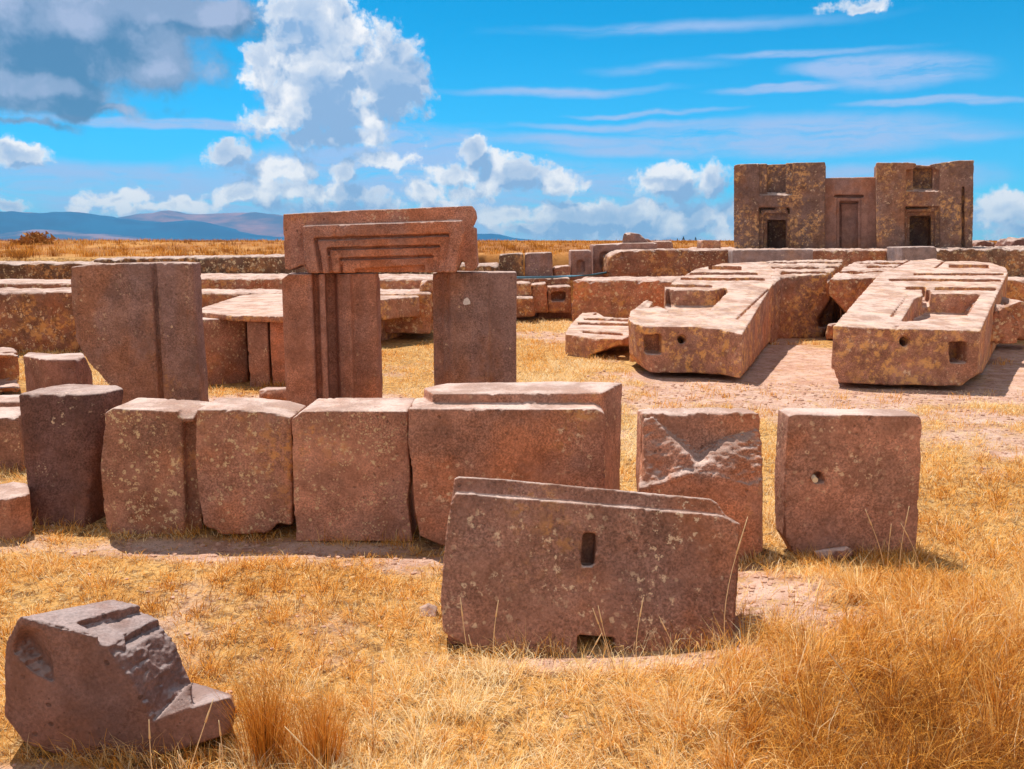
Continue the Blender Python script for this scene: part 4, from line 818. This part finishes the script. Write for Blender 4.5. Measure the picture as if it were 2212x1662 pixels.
def gravel_tufts():
    X = []; Y = []
    for k in range(150):
        cx = RNG.uniform(1.5, 8.5); cy = RNG.uniform(8.6, 16.5); m_ = RNG.integers(12, 60); X += list(cx + RNG.normal(0, .07, m_)); Y += list(cy + RNG.normal(0, .10, m_))
    X = np.array(X); Y = np.array(Y); k = ~inside(X, Y); X = X[k]; Y = Y[k]; n2 = len(X)
    o = blades('grass', X, Y, terrain(X, Y) - .005, RNG.random(n2) * 6.283, .05 + .07 * RNG.random(n2), np.clip(RNG.normal(.8, .3, n2), 0, 1.4), .005 + .002 * RNG.random(n2), .42 + RNG.normal(0, .2, n2)); tag(o, kind='stuff')
gravel_tufts()
skirt(16000)
def plain(n_):   # coarse bunch grass on the plateau round the court
    Y = 20.7 + 90 * RNG.random(n_) ** 2.0; X = (RNG.random(n_) * 2 - 1) * (Y * .66 + 2) 
    cell = 1.1; hx = np.floor(X / cell); hy = np.floor(Y / cell); rnd = lambda s: (np.sin(hx * 127.1 + hy * 311.7 + s) * 43758.5453) % 1
    an = RNG.random(n_) * 6.283; sp_ = np.abs(RNG.normal(0, .2, n_)); X = (hx + rnd(0)) * cell + np.cos(an) * sp_; Y = (hy + rnd(5)) * cell + np.sin(an) * sp_
    big = .35 + .65 * rnd(9); k = ~inside(X, Y, 99) & (Y > 20.7); X, Y, an, big = X[k], Y[k], an[k], big[k]; n2 = len(X)
    L = (.12 + .16 * RNG.random(n2)) * big; dn = fbm(np.stack([X, Y, X * 0], 1) * .5, 3, .5, 3)
    o = blades('grass', X, Y, terrain(X, Y) - .01, an, L, np.clip(RNG.normal(.35, .2, n2), 0, 1.2), .012 * (Y / 25) ** .8, .14 + (dn - .5) * 1.2 + RNG.normal(0, .17, n2)); tag(o, kind='stuff')
plain(90000)
def tussock(u, Y, n_, rad, ht, lb, tone=.22):
    x0 = at(u, 1600, Y).x; r = np.abs(RNG.normal(0, rad * .5, n_)); a = RNG.random(n_) * 6.283; X = x0 + np.cos(a) * r; Yy = Y + np.sin(a) * r * .7
    o = blades('grass_tussock', X, Yy, terrain(X, Yy) - .01, a, ht * (.55 + .5 * RNG.random(n_)), np.clip(RNG.normal(.12, .12, n_) + r / rad * .25, 0, .9), .0016 + .001 * RNG.random(n_), tone + RNG.normal(0, .16, n_))
    tag(o, lb, 'grass tussock')
tussock(575, 2.78, 620, .085, .38, 'dense upright orange brown tussock at the bottom edge, right of the carved boulder')
tussock(690, 2.76, 600, .12, .30, 'shorter fuzzy orange tussock at the bottom edge, right of the denser tussock', .3)
tussock(42, 9.35, 260, .05, .34, 'golden grass tuft between the dark hollow and the notched reddish block', .55)
def stalk(u0, v0, u1, v1, Y, bow, lb, r=.0022, Y1=None):
    Y1 = Y1 or Y; a = at(u0, v0, Y); b = at(u1, v1, Y1); z = float(terrain(np.array([a.x]), np.array([a.y]))[0])
    if a.z > z: a.z = z - .01
    sd_ = Vector((1, 0, 0)) * bow; pts = [a.lerp(b, t_) + sd_ * math.sin(math.pi * t_ ** .8) for t_ in [i / 9 for i in range(10)]]
    V, F = tube('s', pts, r, '', 5, r1=r * .5); n0 = len(V)
    hd = (pts[-1] - pts[-3]); V2, F2 = tube('s', [pts[-3], pts[-3] + hd * .35, pts[-3] + hd * .8, pts[-1] + hd * .15], r * 1.7, '', 5, r1=r * .5); V += V2; F += [tuple(i + n0 for i in f) for f in F2]
    o = raw('grass_stalk', V, F, 'stalk', True); tag(o, lb, 'grass stalk', 'dry grass stalks')
f2 = ' before the slotted slab'
for q in ((1017,1402,995,1296,3.46,-.004,'dry straight stalk leaning left, leftmost'+f2), (1030,1412,1013,1374,3.4,.003,'short dry stalk beside the leftmost straight stalk'+f2), (1070,1388,1076,1301,3.5,-.012,'thin curved stalk second from the left'+f2),
          (1322,1412,1282,1318,3.45,.008,'left dry stalk of a crossing pair by the lower slot'+f2), (1330,1416,1293,1313,3.44,-.004,'right dry stalk of a crossing pair by the lower slot'+f2), (1253,1430,1298,1371,3.38,-.006,'pale stalk leaning right across the lower slot'+f2),
          (1379,1442,1389,1296,3.42,-.016,'tall pale stalk curving right, right of the lower slot'+f2), (1468,1414,1426,1336,3.44,.012,'arched stalk leaning left, right of the tall pale stalk'+f2), (1519,1412,1515,1372,3.45,0,'short upright orange stalk near the right end'+f2), (1536,1412,1542,1370,3.46,-.002,'short thin stalk beside the short orange stalk'+f2),
          (1576,1424,1612,1127,3.46,-.045,'tallest dry stalk rising past the right edge of the slotted slab'), (1434,1440,1452,1402,3.35,-.003,'short pale stalk leaning right on the earth'+f2),
          (1915,1186,1871,1105,4.45,.014,'arched stalk left of the pair before the block with the round hole'), (1946,1210,1963,1098,4.42,-.012,'upright stalk before the right edge of the block with the round hole'), (1992,1200,1948,1134,4.42,.02,'bent stalk bowing over right of the block with the round hole'), (1921,1190,1925,1135,4.45,-.005,'thin short stalk between the arched and upright stalks by the holed block'),
          (335,1675,322,1560,2.62,-.006,'pale stalk before the lowest corner of the carved boulder'), (396,1668,459,1516,2.64,-.004,'long thin stalk leaning right across the carved boulder'), (480,1640,473,1560,2.7,.004,'thin stalk at the right end of the carved boulder'), (400,1690,384,1625,2.60,.002,'short white stalk in the dark gap under the carved boulder'), (430,1690,388,1632,2.62,.004,'white bent stalk leaning left under the carved boulder'), (470,1660,475,1610,2.66,.0,'short stalk at the right of the dark gap under the carved boulder'),
          (812,1600,806,1425,2.8,-.008,'tall thin pale stalk standing alone in the open grass, bottom centre'), (760,1650,620,1575,2.6,.0,'long pale stalk lying low over the tussocks at the bottom'), (1290,1640,1262,1540,2.75,.005,'thin stalk in the open grass below the slotted slab'), (1880,1560,1790,1410,2.9,.02,'long thin stalk arching left in the orange grass at right')):
    stalk(*q)
# scattered pebbles too many to count
def pebbles(n_):
    V = []; F = []; rg = np.random.default_rng(5); bm = bmesh.new(); bmesh.ops.create_icosphere(bm, subdivisions=1, radius=1); bv = np.array([v.co[:] for v in bm.verts]); bm.verts.index_update(); bf = [[v.index for v in f.verts] for f in bm.faces]; bm.free()
    k = 0
    while k < n_:
        y = 2.2 + 15 * rg.random() ** 1.3; x = (rg.random() * 2 - 1) * y * .62; b = bare_mask(np.array([x]), np.array([y]))[0]
        if rg.random() > .04 + b: continue
        if inside(np.array([x]), np.array([y]))[0]: continue
        r = (.003 + .011 * rg.random() ** 3) * (1 + .08 * y); z = float(terrain(np.array([x]), np.array([y]))[0]); q = bv * rg.uniform(.7, 1.3, bv.shape) * r * np.array([1, .9, .6]) + np.array([x, y, z + r * .2]); n0 = len(V); V += [tuple(p) for p in q]; F += [tuple(i + n0 for i in f) for f in bf]; k += 1
    o = raw('pebbles', V, F, 'pebble'); tag(o, kind='stuff')
pebbles(3500)
z_ = float(terrain(np.array([-.62]), np.array([3.72]))[0])
build('loose_stone', [('+', bm_hull([at(903,1312,4.0),at(925,1302,4.0),at(946,1310,4.0),at(942,1338,3.95),at(908,1342,3.95),at(915,1309,4.1),at(945,1314,4.1),at(925,1352,3.98)]))], 'new_block', .006, 'small pinkish stone in the grass just left of the slotted slab', 'loose stone', erode=.9)

# ================================================================ air
def haze():
    z0, z1 = -1.6, 330.0; X = 12500; bm = bm_box(-X, X, -60, 10900, z0, z1); me = bpy.data.meshes.new('haze'); bm.to_mesh(me); bm.free()
    m, n = newmat('haze'); pv = n.n('ShaderNodeVolumePrincipled'); pv.inputs['Color'].default_value = (.30, .66, 1.0, 1); pv.inputs['Density'].default_value = 7.0e-5
    o_ = n.n('ShaderNodeOutputMaterial'); n.t.links.new(pv.outputs[0], o_.inputs['Volume']); me.materials.append(m)
    o = bpy.data.objects.new('haze', me); C.objects.link(o); tag(o, kind='stuff')
haze()
